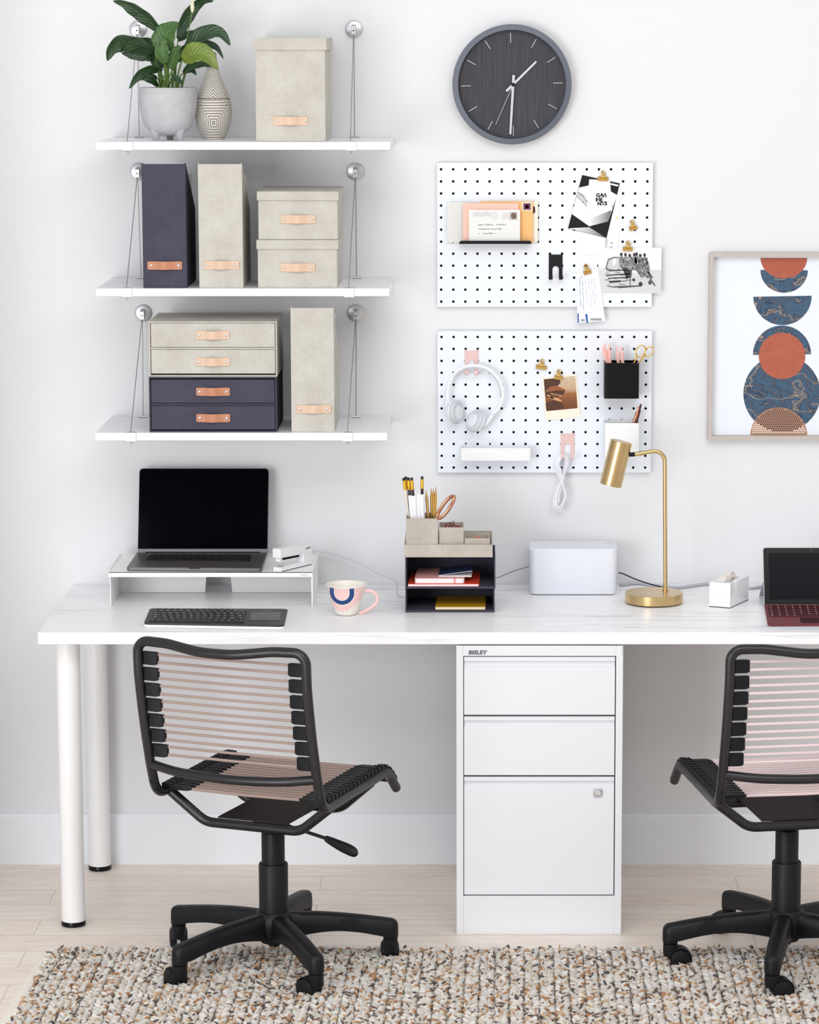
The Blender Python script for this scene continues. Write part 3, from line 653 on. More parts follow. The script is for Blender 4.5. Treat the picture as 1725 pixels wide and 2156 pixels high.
for i in range(12):
    a = R(90 - 30 * i + 1.8); c_, s__ = math.cos(a), math.sin(a); mb = MB(); r0, r1 = 87 * pxm, 107.5 * pxm; w2 = 0.0007
    q = lambda r, o: (ck.x + c_ * r - s__ * o, -0.0225, ck.z + s__ * r + c_ * o)
    mb.prism([q(r0, -w2), q(r1, -w2), q(r1, w2), q(r0, w2)], (0, -0.0008, 0)).build('hour_marker', M['hand'], clock)
def hand(nm, tip, tail, wd, yy):
    t = at(tip[0], tip[1], -yy); b = at(tail[0], tail[1], -yy); d = (t - b).normalized(); n_ = Vector((d.z, 0, -d.x)) * wd
    mb = MB(); mb.prism([b - n_, t - n_ * 0.8, t + n_ * 0.8, b + n_], (0, -0.0011, 0)); return mb.build(nm, M['hand'], clock)
hand('hour_hand', (1129.5, 129.5), (1066.4, 192), 0.0030, 0.026)
hand('minute_hand', (1074.8, 282.5), (1082, 158), 0.0032, 0.028)
hand('second_hand', (1043.8, 262.7), (1080, 180), 0.0006, 0.030)
cc = at(1080.8, 178.3, -0.03)
MB().lathe([(0.0048, 0), (0.0045, 0.003), (0.0018, 0.0034), (0, 0.0034)], (cc.x, -0.0295, cc.z), 20, (0, -1, 0)).build('hub_pin', M['ink'], clock)

# ================================================================== PEGBOARDS
YB = -0.018
M['peg'] = mat('white_pegboard', (233, 238, 246), 0.45, spec=0.35)
def pegboard(x0, x1, y0, y1, hx0, hx1, hy0, hy1, label):
    A, B = at(x0, y0, YB), at(x1, y1, YB); h0, h1 = at(hx0, hy0, YB), at(hx1, hy1, YB)
    X0, X1, Z1_, Z0_ = A.x, B.x, A.z, B.z; gx = (h1.x - h0.x) / 17; gz = (h0.z - h1.z) / 11; rh = 0.0034; N = 12
    t = thing('pegboard', ((X0 + X1) / 2, 0, Z0_), label, 'pegboard', 'white pegboards')
    clx = lambda x: min(max(x, X0), X1); clz = lambda z: min(max(z, Z0_), Z1_)
    mb = MB()
    for r in range(12):
        for c in range(18):
            cx, cz_ = h0.x + gx * c, h0.z - gz * r; hw, hh = gx / 2, gz / 2
            vs = []; sq = []
            for k in range(N):
                a = 2 * PI * k / N; ca, sa = math.cos(a), math.sin(a); m_ = max(abs(ca), abs(sa))
                k2 = 1
                vs.append((cx + rh * ca, YB, cz_ + rh * sa)); sq.append((clx(cx + hw * ca / m_), YB, clz(cz_ + hh * sa / m_)))
            dp = [(x, YB + 0.006, z) for x, y, z in vs]
            # square outline corners: angles 45deg fall exactly between samples -> add corner triangles
            corners = [(clx(cx + a_), YB, clz(cz_ + b_)) for a_, b_ in ((hw, hh), (-hw, hh), (-hw, -hh), (hw, -hh))]
            allv = vs + sq + dp + corners; fs = []
            for k in range(N): fs.append((k, k + N, (k + 1) % N + N, (k + 1) % N))
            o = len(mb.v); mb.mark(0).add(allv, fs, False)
            for k in range(N):
                a0, a1 = k * 30, (k + 1) * 30
                for ci in range(4):
                    if a0 < 45 + 90 * ci < a1 - 1e-6: mb.f.append([o + N + k, o + 3 * N + ci, o + N + (k + 1) % N]); mb.m.append(0); mb.sm.append(False)
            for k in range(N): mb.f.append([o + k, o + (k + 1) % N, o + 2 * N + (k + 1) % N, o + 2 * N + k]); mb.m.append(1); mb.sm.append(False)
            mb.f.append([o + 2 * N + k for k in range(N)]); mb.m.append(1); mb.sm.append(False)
    gx0, gx1, gz0, gz1 = h0.x - gx / 2, h0.x + gx * 17.5, h0.z - gz * 11.5, h0.z + gz / 2
    mb.mark(0)
    def strip(a, b, c, d): mb.add([(a, YB, c), (b, YB, c), (b, YB, d), (a, YB, d)], [(0, 1, 2, 3)], False)
    ga, gb = max(gx0, X0), min(gx1, X1)
    if gx0 > X0: strip(X0, gx0, Z0_, Z1_)
    if gx1 < X1: strip(gx1, X1, Z0_, Z1_)
    if gz0 > Z0_: strip(ga, gb, Z0_, gz0)
    if gz1 < Z1_: strip(ga, gb, gz1, Z1_)
    yb = -0.004
    for q in ([(X0, YB, Z0_), (X0, YB, Z1_), (X0, yb, Z1_), (X0, yb, Z0_)], [(X1, YB, Z0_), (X1, yb, Z0_), (X1, yb, Z1_), (X1, YB, Z1_)], [(X0, YB, Z1_), (X1, YB, Z1_), (X1, yb, Z1_), (X0, yb, Z1_)], [(X0, YB, Z0_), (X0, yb, Z0_), (X1, yb, Z0_), (X1, YB, Z0_)], [(X0, yb, Z0_), (X0, yb, Z1_), (X1, yb, Z1_), (X1, yb, Z0_)]): mb.add(q, [(0, 1, 2, 3)], False)
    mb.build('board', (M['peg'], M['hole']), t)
    sp_ = MB()
    for xx in (X0 + 0.03, X1 - 0.04):
        for zz in (Z0_ + 0.03, Z1_ - 0.04): sp_.box((xx, 0, zz), (xx + 0.01, -0.0045, zz + 0.01))
    sp_.build('wall_spacer', M['peg'], t)
pegboard(920.5, 1372.7, 342.7, 646, 928.9, 1361.3, 356.5, 635, 'upper white pegboard holding letters, cards and a photograph')
pegboard(921.5, 1371, 697, 995, 930, 1358.8, 709.5, 984.5, 'lower white pegboard holding headphones, pen cups and a tray')

def zq(pts, ox=900, oy=330, s=3.317): return [(ox + x / s, oy + y / s) for x, y in pts]
def sheet(name, pts, Y, m, label, cat, group=None, thick=0.0005, parent=None):
    P = [at(x, y, Y) for x, y in pts]; c = sum(P, Vector()) / len(P); mb = MB().prism(P, (0, thick, 0))
    o = mb.build(name, m, parent, org=None if parent else c)
    if not parent: tag(o, label, cat, group)
    return o
def patch(name, loops, Y, m, parent, label=None, lift=0.0):
    mb = MB()
    for lp in loops: mb.prism([at(x, y, Y) for x, y in lp], (0, 0.0002, 0))
    o = mb.build(name, m, parent, label=label); return o
def ribbon_px(mb, pts, wpx, Y):
    """thin flat pen line"""
    P = [at(x, y, Y) for x, y in pts]; hw = wpx / 850.0 / 2
    for a, b in zip(P[:-1], P[1:]):
        d = (b - a)
        if d.length < 1e-6: continue
        n_ = Vector((d.z, 0, -d.x)).normalized() * hw; mb.add([a - n_, b - n_, b + n_, a + n_], [(0, 1, 2, 3)], False)
def scribble(mb, x0, y0, x1, y1, amp, Y, seed, wpx=0.7, step=1.6):
    rr = random.Random(seed); n = int(math.hypot(x1 - x0, y1 - y0) / step); pts = []; ux, uy = (x1 - x0), (y1 - y0); L = math.hypot(ux, uy); ux /= L; uy /= L; gap = 0
    for i in range(n):
        t = i / n
        if gap > 0: gap -= 1; continue
        a = amp * rr.uniform(0.2, 1.0) * (1 if i % 2 else -1); b = rr.uniform(-0.6, 0.6)
        pts.append((x0 + (x1 - x0) * t - uy * a + ux * b, y0 + (y1 - y0) * t + ux * a + uy * b))
        if rr.random() < 0.11: ribbon_px(mb, pts, wpx, Y); pts = []; gap = 1
    if len(pts) > 1: ribbon_px(mb, pts, wpx, Y)

# letter ledge and its letters
l0, l1 = at(967, 507, -0.058), at(1119.5, 513.5, -0.058)
ledge = thing('letter_ledge', ((l0.x + l1.x) / 2, YB, l1.z), 'black metal ledge holding letters on the upper pegboard', 'letter holder')
mb = MB(); mb.box((l0.x, -0.058, l1.z), (l1.x, YB - 0.0005, l1.z + 0.0015)); mb.build('tray', M['gloss_black'], ledge)
mb = MB(); mb.prism([(l0.x, -0.058, l1.z), (l0.x + 0.0005, -0.058, l1.z + 0.004), (l0.x + 0.004, -0.058, l0.z), (l1.x - 0.004, -0.058, l0.z), (l1.x - 0.0005, -0.058, l1.z + 0.004), (l1.x, -0.058, l1.z)], (0, 0.0015, 0)); mb.build('lip', M['ink'], ledge)
zl = l1.z + 0.0018
def letter(x0, x1, ytop, Y, m, label, name='envelope'):
    a, b = at(x0, ytop, Y), at(x1, ytop, Y); zb = zl
    o = MB().box((a.x, Y, zb), (b.x, Y + 0.0009, a.z)).build(name, m, org=((a.x + b.x) / 2, Y, zb), bevel=0.0003); tag(o, label, 'envelope', 'letters on the black ledge'); return o
M['vellum'] = mat('translucent_vellum', (244, 243, 240), 0.6, trans=0.25)
letter(1000, 1133, 424.5, -0.026, M['cream'], 'cream envelope at the back of the black ledge, right edge showing')
patchc = D.objects['envelope']
patch('postage_stamp', [[(1122, 433 + 0), (1127, 436), (1127.5, 447), (1122, 451)]], -0.0263, mat('maroon_stamp', (76, 48, 62), 0.7), patchc, label='dark round stamp edge')
letter(941.5, 1064, 425.5, -0.030, M['vellum'], 'whitish translucent envelope sticking out left on the black ledge')
e3 = letter(1011, 1122.5, 423.7, -0.034, mat('apricot_paper', (244, 190, 128), 0.7, spec=0.2), 'apricot-orange envelope with a pink flower stamp on the black ledge')
patch('stamp_margin', [[(1100.5, 426.3), (1119.5, 426.3), (1119.5, 443.5), (1100.5, 443.5)]], -0.0343, M['paper'], e3)
patch('stamp_picture', [[(1102.3, 428), (1117.7, 428), (1117.7, 441.7), (1102.3, 441.7)]], -0.0346, mat('navy_stamp', (52, 44, 66), 0.6), e3, label='dark stamp ground')
fl = []
for i in range(9):
    a = 2 * PI * i / 9; c_ = (1110 + 3.2 * math.cos(a), 435 + 3.2 * math.sin(a)); fl.append([(c_[0] + 2.9 * math.cos(b), c_[1] + 2.6 * math.sin(b)) for b in [2 * PI * j / 8 for j in range(8)]])
patch('stamp_flower', fl, -0.0349, mat('hot_pink', (232, 84, 130), 0.6), e3, label='pink flower on the stamp')
letter(975, 1092, 427.5, -0.040, mat('blush_paper', (244, 200, 184), 0.7, spec=0.2), 'blush pink envelope on the black ledge behind the addressed one')
YE = -0.047
e5 = letter(987.5, 1095.5, 441.5, YE, mat('grey_white_paper', (232, 233, 232), 0.7, spec=0.2), 'grey-white addressed envelope in front on the black ledge')
ins = MB()
for i, (xa_, xb_, yy) in enumerate(((1006, 1068, 473.5), (1008, 1058, 482.5), (1007, 1046, 492))): scribble(ins, xa_, yy, xb_, yy - 0.5, 1.9, YE - 0.0002, 5 + i)
ins.build('address', M['ink'], e5, label='handwritten address lines')
wv = MB()
for r_ in range(5):
    ribbon_px(wv, [(996 + i * 2.4, 448 + r_ * 2.0 + 1.2 * math.sin(i * 0.9 + r_ * 0.3) - i * 0.12) for i in range(16)], 0.35, YE - 0.0002)
    ribbon_px(wv, [(1056 + i * 2.0, 450 + r_ * 2.6 + 0.8 * math.sin(i * 0.9)) for i in range(10)], 0.35, YE - 0.0002)
ribbon_px(wv, [(1040.5 + 8 * math.cos(a), 454 + 8 * math.sin(a)) for a in [2 * PI * i / 20 for i in range(21)]], 0.4, YE - 0.0002)
ribbon_px(wv, [(1040.5 + 4 * math.cos(a), 454 + 4 * math.sin(a)) for a in [2 * PI * i / 20 for i in range(21)]], 0.4, YE - 0.0002)
wv.build('postmark', M['grey_ink'], e5)
patch('postage_stamp', [[(1073.5, 446.5), (1090, 446.5), (1090, 463), (1073.5, 463)]], YE - 0.0003, mat('pale_stamp', (196, 188, 178), 0.7), e5)
patch('stamp_portrait', [[(1082 + 6 * math.cos(a), 454.5 + 7 * math.sin(a)) for a in [2 * PI * i / 12 for i in range(12)]]], YE - 0.0006, mat('brown_stamp_ink', (110, 92, 86), 0.7), e5)

# utility hooks
def hook(x0, x1, y0, y1, ya, m, label, col):
    A, B = at(x0, y0, YB - 0.0015), at(x1, y1, YB - 0.0015); W_ = B.x - A.x; Hh = A.z - B.z; cx = (A.x + B.x) / 2; sw = W_ * 0.24; za = at(0, ya, YB).z
    t = thing('wall_hook', (cx, YB, B.z), label, 'hook', None)
    Yp = YB - 0.003; arch = [(cx + sw * math.cos(a), Yp, za - sw + sw * math.sin(a)) for a in [PI - PI * i / 10 for i in range(11)]]
    p = [(A.x, Yp, B.z), (A.x, Yp, A.z), (B.x, Yp, A.z), (B.x, Yp, B.z), (cx + sw, Yp, B.z)] + list(reversed(arch)) + [(cx - sw, Yp, B.z)]
    MB().prism(p, (0, 0.002, 0)).build('plate', m, t, bevel=0.0004)
    for (u0, u1) in ((A.x, cx - sw), (cx + sw, B.x)):
        pr = [(Yp, B.z), (Yp, B.z - 0.0), (Yp - 0.027, B.z), (Yp - 0.030, B.z + 0.003), (Yp - 0.030, B.z + 0.012), (Yp - 0.0285, B.z + 0.012), (Yp - 0.0285, B.z + 0.004), (Yp - 0.0265, B.z + 0.0018), (Yp, B.z + 0.0018)]
        MB().prism([(u0, y, z) for y, z in pr[:1] + pr[2:]], (u1 - u0, 0, 0)).build('prong', m, t)
    for xx in (A.x + 0.0005, B.x - 0.0035):
        MB().box((xx, Yp, A.z - 0.001), (xx + 0.003, YB + 0.004, A.z + 0.0022)).build('peg_tab', m, t)
    return t, cx, B.z
M['pink'] = mat('dusty_pink_metal', (226, 194, 192), 0.5)
hook(1156, 1184.5, 536, 587, 560, M['ink'], 'empty black metal hook on the upper pegboard', 'black')
hk1 = hook(979, 1007.5, 738, 787, 758.5, M['pink'], 'dusty pink metal hook carrying the headphones', 'pink')
hk2 = hook(1181, 1209.5, 913, 962.5, 935, M['pink'], 'dusty pink metal hook carrying the coiled white cable', 'pink')

# gold bulldog clips
def clip(x, y, rot, label, wpx=22.5, hpx=22.5, Y=YB - 0.003):
    c = at(x, y, Y); t = thing('bulldog_clip', c, label, 'clip', 'gold bulldog clips', local=True); t.rotation_euler = (0, R(rot), 0)
    W_ = wpx / 850; Hh = hpx / 850; z0 = -Hh / 2
    MB().prism([(-W_ / 2, -0.006, z0), (-W_ / 2, -0.007, z0 + 0.0035), (-W_ / 2, -0.0015, z0 + 0.0105), (-W_ / 2 , -0.0005, z0 + 0.0105), (-W_ / 2, 0.001, z0)], (W_, 0, 0)).build('jaw', M['gold'], t, bevel=0.0006)
    MB().tube([(-0.0046, -0.004, z0 + 0.0105), (0.0046, -0.004, z0 + 0.0105)], 0.0034, 14).build('spring', M['gold'], t)
    MB().prism([(-0.0045, -0.0045, z0 + 0.006), (0.0045, -0.0045, z0 + 0.006), (0.0036, -0.003, z0 + 0.0165), (-0.0036, -0.003, z0 + 0.0165)], (0, 0.0012, 0)).build('neck', M['gold'], t)
    MB().tube([(0.0048 * math.cos(a), -0.0035 + 0.0008 * math.sin(a), z0 + 0.0195 + 0.0055 * math.sin(a)) for a in [2 * PI * i / 18 for i in range(18)]], 0.0013, 8, closed=True).build('ring', M['gold'], t)
    MB().tube([(0.003 * math.cos(a), -0.001, z0 + 0.016 + 0.004 * math.sin(a)) for a in [2 * PI * i / 14 for i in range(14)]], 0.0009, 6, closed=True).build('ring', M['gold'], t)
    return t
# pinned papers (upper board)
Q = zq
sheet('card', Q([(1075, 140), (1355, 146), (1330, 695), (1068, 688)]), YB - 0.0012, M['paper'], 'white mailed card hanging behind the black-and-white card', 'card', 'cards clipped to the upper pegboard')
k3 = D.objects['card']; mk = MB()
text_mb(mk, 'IX', 0.0052, at(1288.5, 512, YB - 0.0014), (1, 0, -0.1), (0.1, 0, 1), 0, 0.03)
for i in range(5): ribbon_px(mk, [(1283 + j * 1.8, 519 + i * 2.1 + math.sin(j + i)) for j in range(5)], 0.5, YB - 0.00145)
ribbon_px(mk, [(1276.5, 501), (1275.5, 524)], 0.8, YB - 0.00145); ribbon_px(mk, [(1279, 501), (1278.6, 512)], 0.6, YB - 0.00145)
ribbon_px(mk, [(1279, 512), (1277, 540)], 0.3, YB - 0.00145)
mk.build('print', M['ink'], k3, label='small black stamp and address print')
patch('yellow_mark', [Q([(1312, 408), (1334, 432), (1330, 436), (1326, 428), (1322, 438), (1316, 420)])], YB - 0.0014, mat('yellow_print', (240, 210, 70), 0.7), k3, label='small yellow mark')
pc1 = sheet('postcard', Q([(1082, 128), (1345, 186), (1252, 567), (983, 500)]), YB - 0.0022, M['ink'], 'black and white geometric postcard with PHOTOGRAPHY PLAYGROUND print', 'card', 'cards clipped to the upper pegboard')
patch('white_shape', [Q([(1060, 216), (1130, 200), (1278, 240), (1327, 268), (1262, 452), (1132, 486), (1010, 400)])], YB - 0.0025, M['paper'], pc1, label='white hexagon print')
def fade(nm, c0, c1, axis, lo_, hi_):
    k = NB(nm); tc = k.n('TexCoord'); sp = k.n('SeparateXYZ'); k.l(tc.outputs['Generated'], sp.inputs[0])
    k.col(k.ramp(sp.outputs[axis], [(lo_, lin(c0)), (hi_, lin(c1))])); k.b.inputs['Roughness'].default_value = 0.6; return k.m
patch('grey_shape', [Q([(1132, 486), (1262, 452), (1300, 330), (1270, 380), (1090, 450)]), ], YB - 0.0027, fade('ink_fade', (60, 60, 62), (236, 236, 238), 0, 1.0, 0.2), pc1)
patch('pale_corner', [Q([(990, 500), (1130, 492), (1240, 560), (1150, 540)])], YB - 0.0025, fade('ink_fade_low', (236, 236, 238), (120, 120, 124), 0, 0.1, 0.9), pc1)
ux = (at(*Q([(1345, 186)])[0], YB) - at(*Q([(1082, 128)])[0], YB)); tx = MB(); a38 = Vector((math.cos(R(-44)), 0, math.sin(R(-44)))); up38 = Vector((-a38.z, 0, a38.x))
for s_, (x, y), sz in (('a series of', (1086, 268), 0.0042), ('PHOTOGRAPHY', (1102, 301), 0.0068), ('PLAYGROUND', (1090, 318), 0.0068)):
    p = at(*Q([(x, y)])[0], YB - 0.0025); text_mb(tx, s_, sz, p, a38, up38, 0.0003, 0.015)
tx.build('lettering', M['ink'], pc1, label='small black slanted lettering')
gc = sheet('business_card', Q([(1131, 158), (1277, 163), (1291, 377), (1113, 372)]), YB - 0.0034, M['paper'], 'small white card with bold black stencil letters GARMENTS', 'card', 'cards clipped to the upper pegboard')
tx = MB()
for s_, (x, y), shx in (('GAR', (1216, 270), 0), ('ME', (1200, 300), 0.0), ('NTS', (1222, 328), 0)):
    p = at(*Q([(x, y)])[0], YB - 0.0036); text_mb(tx, s_, 0.0125, p, (1, 0, 0.02), (0, 0, 1), 0.0002, 0.055, shx, sx=1.05)
tx.build('lettering', M['ink'], gc, label='bold black stencil lettering')
sb = MB()
for (x, y) in ((1206, 270), (1238, 268), (1194, 300), (1232, 328)): 
    sb.prism([at(px_, py_, YB - 0.0039) for px_, py_ in Q([(x - 3, y - 20), (x + 1, y - 20), (x + 5, y + 20), (x + 1, y + 20)])], (0, 0.0001, 0))
sb.build('stencil_gap', M['paper'], gc)
tp = patch('small_label', [Q([(1282, 184), (1335, 196), (1332, 208), (1280, 196)])], YB - 0.0025, M['paper'], pc1)
clip(1270.2, 369.5, 2, 'gold clip holding the black-and-white postcard on the upper pegboard')
clip(1332.6, 475, -10, 'loose gold clip stuck alone on the upper pegboard', 17, 19)
clip(1322.3, 517, 3, 'gold clip holding the old car photograph', 21, 23)
clip(1235.8, 567.5, -14, 'gold clip holding the long ticket', 17, 20)
clip(1141, 765.5, 8, 'loose gold clip stuck alone on the lower pegboard', 23, 24)
clip(1176.5, 788.5, 4, 'gold clip holding the instant photo on the lower pegboard', 18, 21, Y=YB - 0.003)
# old photograph: people sitting on a pickup, greyscale
YPH = YB - 0.002
ph = sheet('photograph', Q([(1197, 640), (1636, 635), (1632, 952), (1190, 948)]), YPH, mat('photo_paper', (240, 241, 243), 0.35), 'black and white photograph of people crowded on an old car loaded with boards', 'photograph', 'pictures on the pegboards')
G = lambda g: mat('photo_grey_%d' % g, (g, g, g + 3), 0.4)
y0 = YPH - 0.0003
def ell(cx, cy, rx, ry, rot=0, n=14): return [(cx + rx * math.cos(a) * math.cos(R(rot)) - ry * math.sin(a) * math.sin(R(rot)), cy + rx * math.cos(a) * math.sin(R(rot)) + ry * math.sin(a) * math.cos(R(rot))) for a in [2 * PI * i / n for i in range(n)]]
patch('ground_print', [Q([(1190, 780), (1634, 790), (1632, 950), (1190, 946)])], y0, G(214), ph)
patch('car_print', [Q([(1258, 862), (1262, 800), (1420, 778), (1430, 700), (1330, 700), (1262, 715), (1248, 770), (1256, 800), (1240, 815), (1244, 836), (1258, 850)]), Q([(1256, 862), (1420, 840), (1560, 838), (1566, 885), (1480, 905), (1300, 916), (1256, 900)])], y0 - 0.0002, G(206), ph)
patch('car_shade_print', [Q([(1300, 905), (1480, 898), (1486, 906), (1340, 918)]), Q(ell(1490, 890, 14, 17)), Q(ell(1556, 878, 12, 16)), Q(ell(1442, 860, 11, 11)), Q([(1360, 770), (1430, 772), (1426, 840), (1390, 850)]), Q([(1268, 868), (1350, 862), (1352, 876), (1272, 882)]), Q([(1246, 825), (1420, 812), (1420, 820), (1250, 834)]), Q([(1262, 790), (1420, 788), (1420, 795), (1268, 800)]), Q([(1262, 845), (1420, 838), (1418, 846), (1264, 853)])], y0 - 0.0004, G(52), ph)
patch('window_print', [Q(ell(1306, 735, 14, 26, 10)), Q([(1434, 786), (1470, 786), (1464, 812), (1438, 812)])], y0 - 0.0005, G(236), ph)
bd = []; hd = []; lg_ = []
rr = random.Random(11)
for i, (x, y) in enumerate(((1355, 682), (1384, 684), (1414, 690), (1446, 684), (1462, 680), (1488, 690), (1518, 686), (1536, 742))):
    hd.append(Q(ell(x, y, 9.5, 12))); bd.append(Q(ell(x + 2, y + 44, 17, 34, rr.uniform(-14, 14))))
    if i > 2: lg_.append(Q([(x, y + 62), (x + 10, y + 60), (x + 34, y + 118), (x + 60, y + 158), (x + 50, y + 162), (x + 22, y + 124)]))
patch('van_outline_print', [Q([(1262, 715), (1300, 700), (1340, 700), (1340, 706), (1302, 707), (1268, 722), (1254, 772), (1262, 796), (1256, 800), (1247, 770)]), Q([(1430, 772), (1560, 838), (1566, 885), (1558, 888), (1553, 844), (1430, 782)]), Q([(1256, 898), (1300, 908), (1480, 898), (1480, 903), (1300, 915), (1254, 904)]), Q([(1418, 772), (1424, 772), (1420, 900), (1414, 900)])], y0 - 0.00055, G(90), ph)
patch('crowd_print', [Q([(1340, 715), (1400, 700), (1470, 700), (1540, 720), (1556, 780), (1500, 800), (1430, 778), (1340, 772)])], y0 - 0.00052, G(150), ph)
patch('figures_print', bd, y0 - 0.0006, G(128), ph); patch('heads_print', hd, y0 - 0.0008, G(44), ph); patch('legs_print', lg_, y0 - 0.0007, G(104), ph)
shd = []
for i in range(26):
    x, y = rr.uniform(1345, 1545), rr.uniform(700, 790); shd.append(Q(ell(x, y, rr.uniform(2, 5), rr.uniform(6, 16), rr.uniform(-40, 40), 8)))
for i in range(14):
    x, y = rr.uniform(1256, 1410), rr.uniform(780, 905); shd.append(Q(ell(x, y, rr.uniform(10, 30), rr.uniform(1.2, 2.8), rr.uniform(-8, 14), 8)))
patch('shadow_print', shd, y0 - 0.00095, G(70), ph)
hl = []
for i in range(16):
    x, y = rr.uniform(1350, 1540), rr.uniform(700, 800); hl.append(Q(ell(x, y, rr.uniform(1.5, 4), rr.uniform(5, 12), rr.uniform(-40, 40), 8)))
patch('light_print', hl, y0 - 0.0011, G(214), ph)
# ticket
YT = YB - 0.003
tk = sheet('ticket', Q([(1045, 802), (1192, 780), (1243, 1145), (1047, 1161)]), YT, mat('ticket_paper', (238, 242, 250), 0.6), 'long paper ticket with blue handwriting and barcode, hanging below the upper pegboard', 'ticket')
ln_ = MB(); blue = mat('blue_ink', (72, 110, 176), 0.6)
for i, (xa_, ya_, xb_, yb_) in enumerate(((1062, 830, 1074, 1066), (1080, 830, 1094, 1074), (1126, 850, 1148, 1062), (1146, 850, 1170, 1040), (1164, 850, 1184, 1010), (1104, 866, 1118, 1040))):
    a_, b_ = Q([(xa_, ya_), (xb_, yb_)]); scribble(ln_, a_[0], a_[1], b_[0], b_[1], 1.7 if i < 2 else 1.1, YT - 0.0002, 30 + i, 0.5 if i < 2 else 0.35, 1.4)
ln_.build('handwriting', blue, tk, label='blue handwriting')
patch('blue_bar', [Q([(1048, 1096), (1058, 1094), (1060, 1159), (1050, 1160)]), Q([(1103, 1100), (1118, 1098), (1124, 1160), (1112, 1161)])], YT - 0.0003, mat('bright_blue', (36, 92, 178), 0.6), tk, label='bright blue bar')
patch('barcode', [Q([(1138 + i * 6.2, 1128), (1141 + i * 6.2 + (i % 3), 1128), (1142 + i * 6.2 + (i % 3), 1144), (1139 + i * 6.2, 1144)]) for i in range(13)] + [Q([(1072 + i * 5, 1134), (1075 + i * 5, 1134), (1076 + i * 5, 1150), (1073 + i * 5, 1150)]) for i in range(6)], YT - 0.0003, M['grey_ink'], tk)

# ================================================================== LOWER PEGBOARD THINGS
def Q2(pts): return zq(pts, 900, 680, 3.317)
# instant photo
YI = YB - 0.002
ip = sheet('instant_photo', Q2([(797, 384), (1042, 357), (1073, 655), (828, 682)]), YI, M['cream'], 'instant photo of a brown field under trees with white border on the lower pegboard', 'photograph', 'pictures on the pegboards')
k = NB('sepia_scene'); tc = k.n('TexCoord'); sp = k.n('SeparateXYZ'); k.l(tc.outputs['Generated'], sp.inputs[0])
nz = k.noise(k.coords(), 190, 5, 0.7)
base = k.ramp(sp.outputs[2], [(0.0, lin((110, 62, 30))), (0.30, lin((142, 84, 42))), (0.5, lin((176, 112, 62))), (0.62, lin((226, 190, 150))), (1.0, lin((240, 218, 190)))])
k.col(k.mix(k.math('MULTIPLY', nz, 0.55), base, lin((70, 36, 18)))); k.b.inputs['Roughness'].default_value = 0.35
patch('picture', [Q2([(812, 393), (1034, 369), (1050, 595), (833, 616)])], YI - 0.0003, k.m, ip, label='sepia landscape picture')
br_ = mat('dark_brown_print', (78, 40, 20), 0.4); br2 = mat('mid_brown_print', (150, 84, 42), 0.4); br3 = mat('light_tan_print', (214, 160, 112), 0.4)
patch('tree_print', [Q2([(814, 394), (925, 383), (930, 420), (900, 450), (850, 452), (822, 490)])], YI - 0.0005, br_, ip)
patch('umbrella_print', [Q2([(828, 472), (860, 445), (905, 438), (968, 468), (900, 478)])], YI - 0.0007, br2, ip)
patch('shade_print', [Q2([(836, 478), (965, 470), (950, 500), (900, 520), (860, 515), (826, 520), (824, 490)]), Q2([(826, 560), (880, 540), (930, 555), (960, 590), (900, 608), (832, 614)])], YI - 0.0007, br_, ip)
patch('fold_print', [Q2(ell(878 + i * 16, 497 + i * 3, 17, 4, 22)) for i in range(4)] + [Q2(ell(895, 530, 48, 9, 18)), Q2(ell(860, 515, 30, 6, 28))], YI - 0.0009, br3, ip)
# cups
def cup(x0, x1, y0, y1, yb_, m, label, mouth):
    Yf = YB - 0.072; A, B = at(x0, y0, Yf), at(x1, y1, Yf); cx, cyy = (A.x + B.x) / 2, (Yf + YB - 0.001) / 2; W_, Dp = B.x - A.x, 0.070
    t = thing('pen_cup', (cx, cyy, B.z), label, 'pen cup', 'square pen cups on the lower pegboard')
    o_ = [(x, y, B.z) for x, y in rrect(cx, cyy, W_, Dp, 0.006)]; i_ = [(x, y, A.z) for x, y in rrect(cx, cyy, W_ - 0.004, Dp - 0.004, 0.004)]
    n = len(o_); mb = MB(); H_ = A.z - B.z; vs = o_ + [(x, y, A.z) for x, y, z in o_] + i_ + [(x, y, B.z + 0.002) for x, y, z in i_]; fs = [tuple(reversed(range(n)))]
    for q in range(3):
        for k in range(n): fs.append((q * n + k, q * n + (k + 1) % n, (q + 1) * n + (k + 1) % n, (q + 1) * n + k))
    fs.append(tuple(3 * n + k for k in range(n))); mb.add(vs, fs, False); mb.build('shell', m, t)
    return cx, cyy, B.z, A.z
bc = cup(1273, 1346, 764.5, 839.5, 0, M['gloss_black'], 'glossy black square pen cup on the lower pegboard', 0)
wc = cup(1273.5, 1346.5, 891, 964.5, 0, M['white'], 'white square pen cup on the lower pegboard, partly behind the brass lamp', 0)
M['penpink'] = mat('pink_pen_plastic', (246, 196, 190), 0.35)
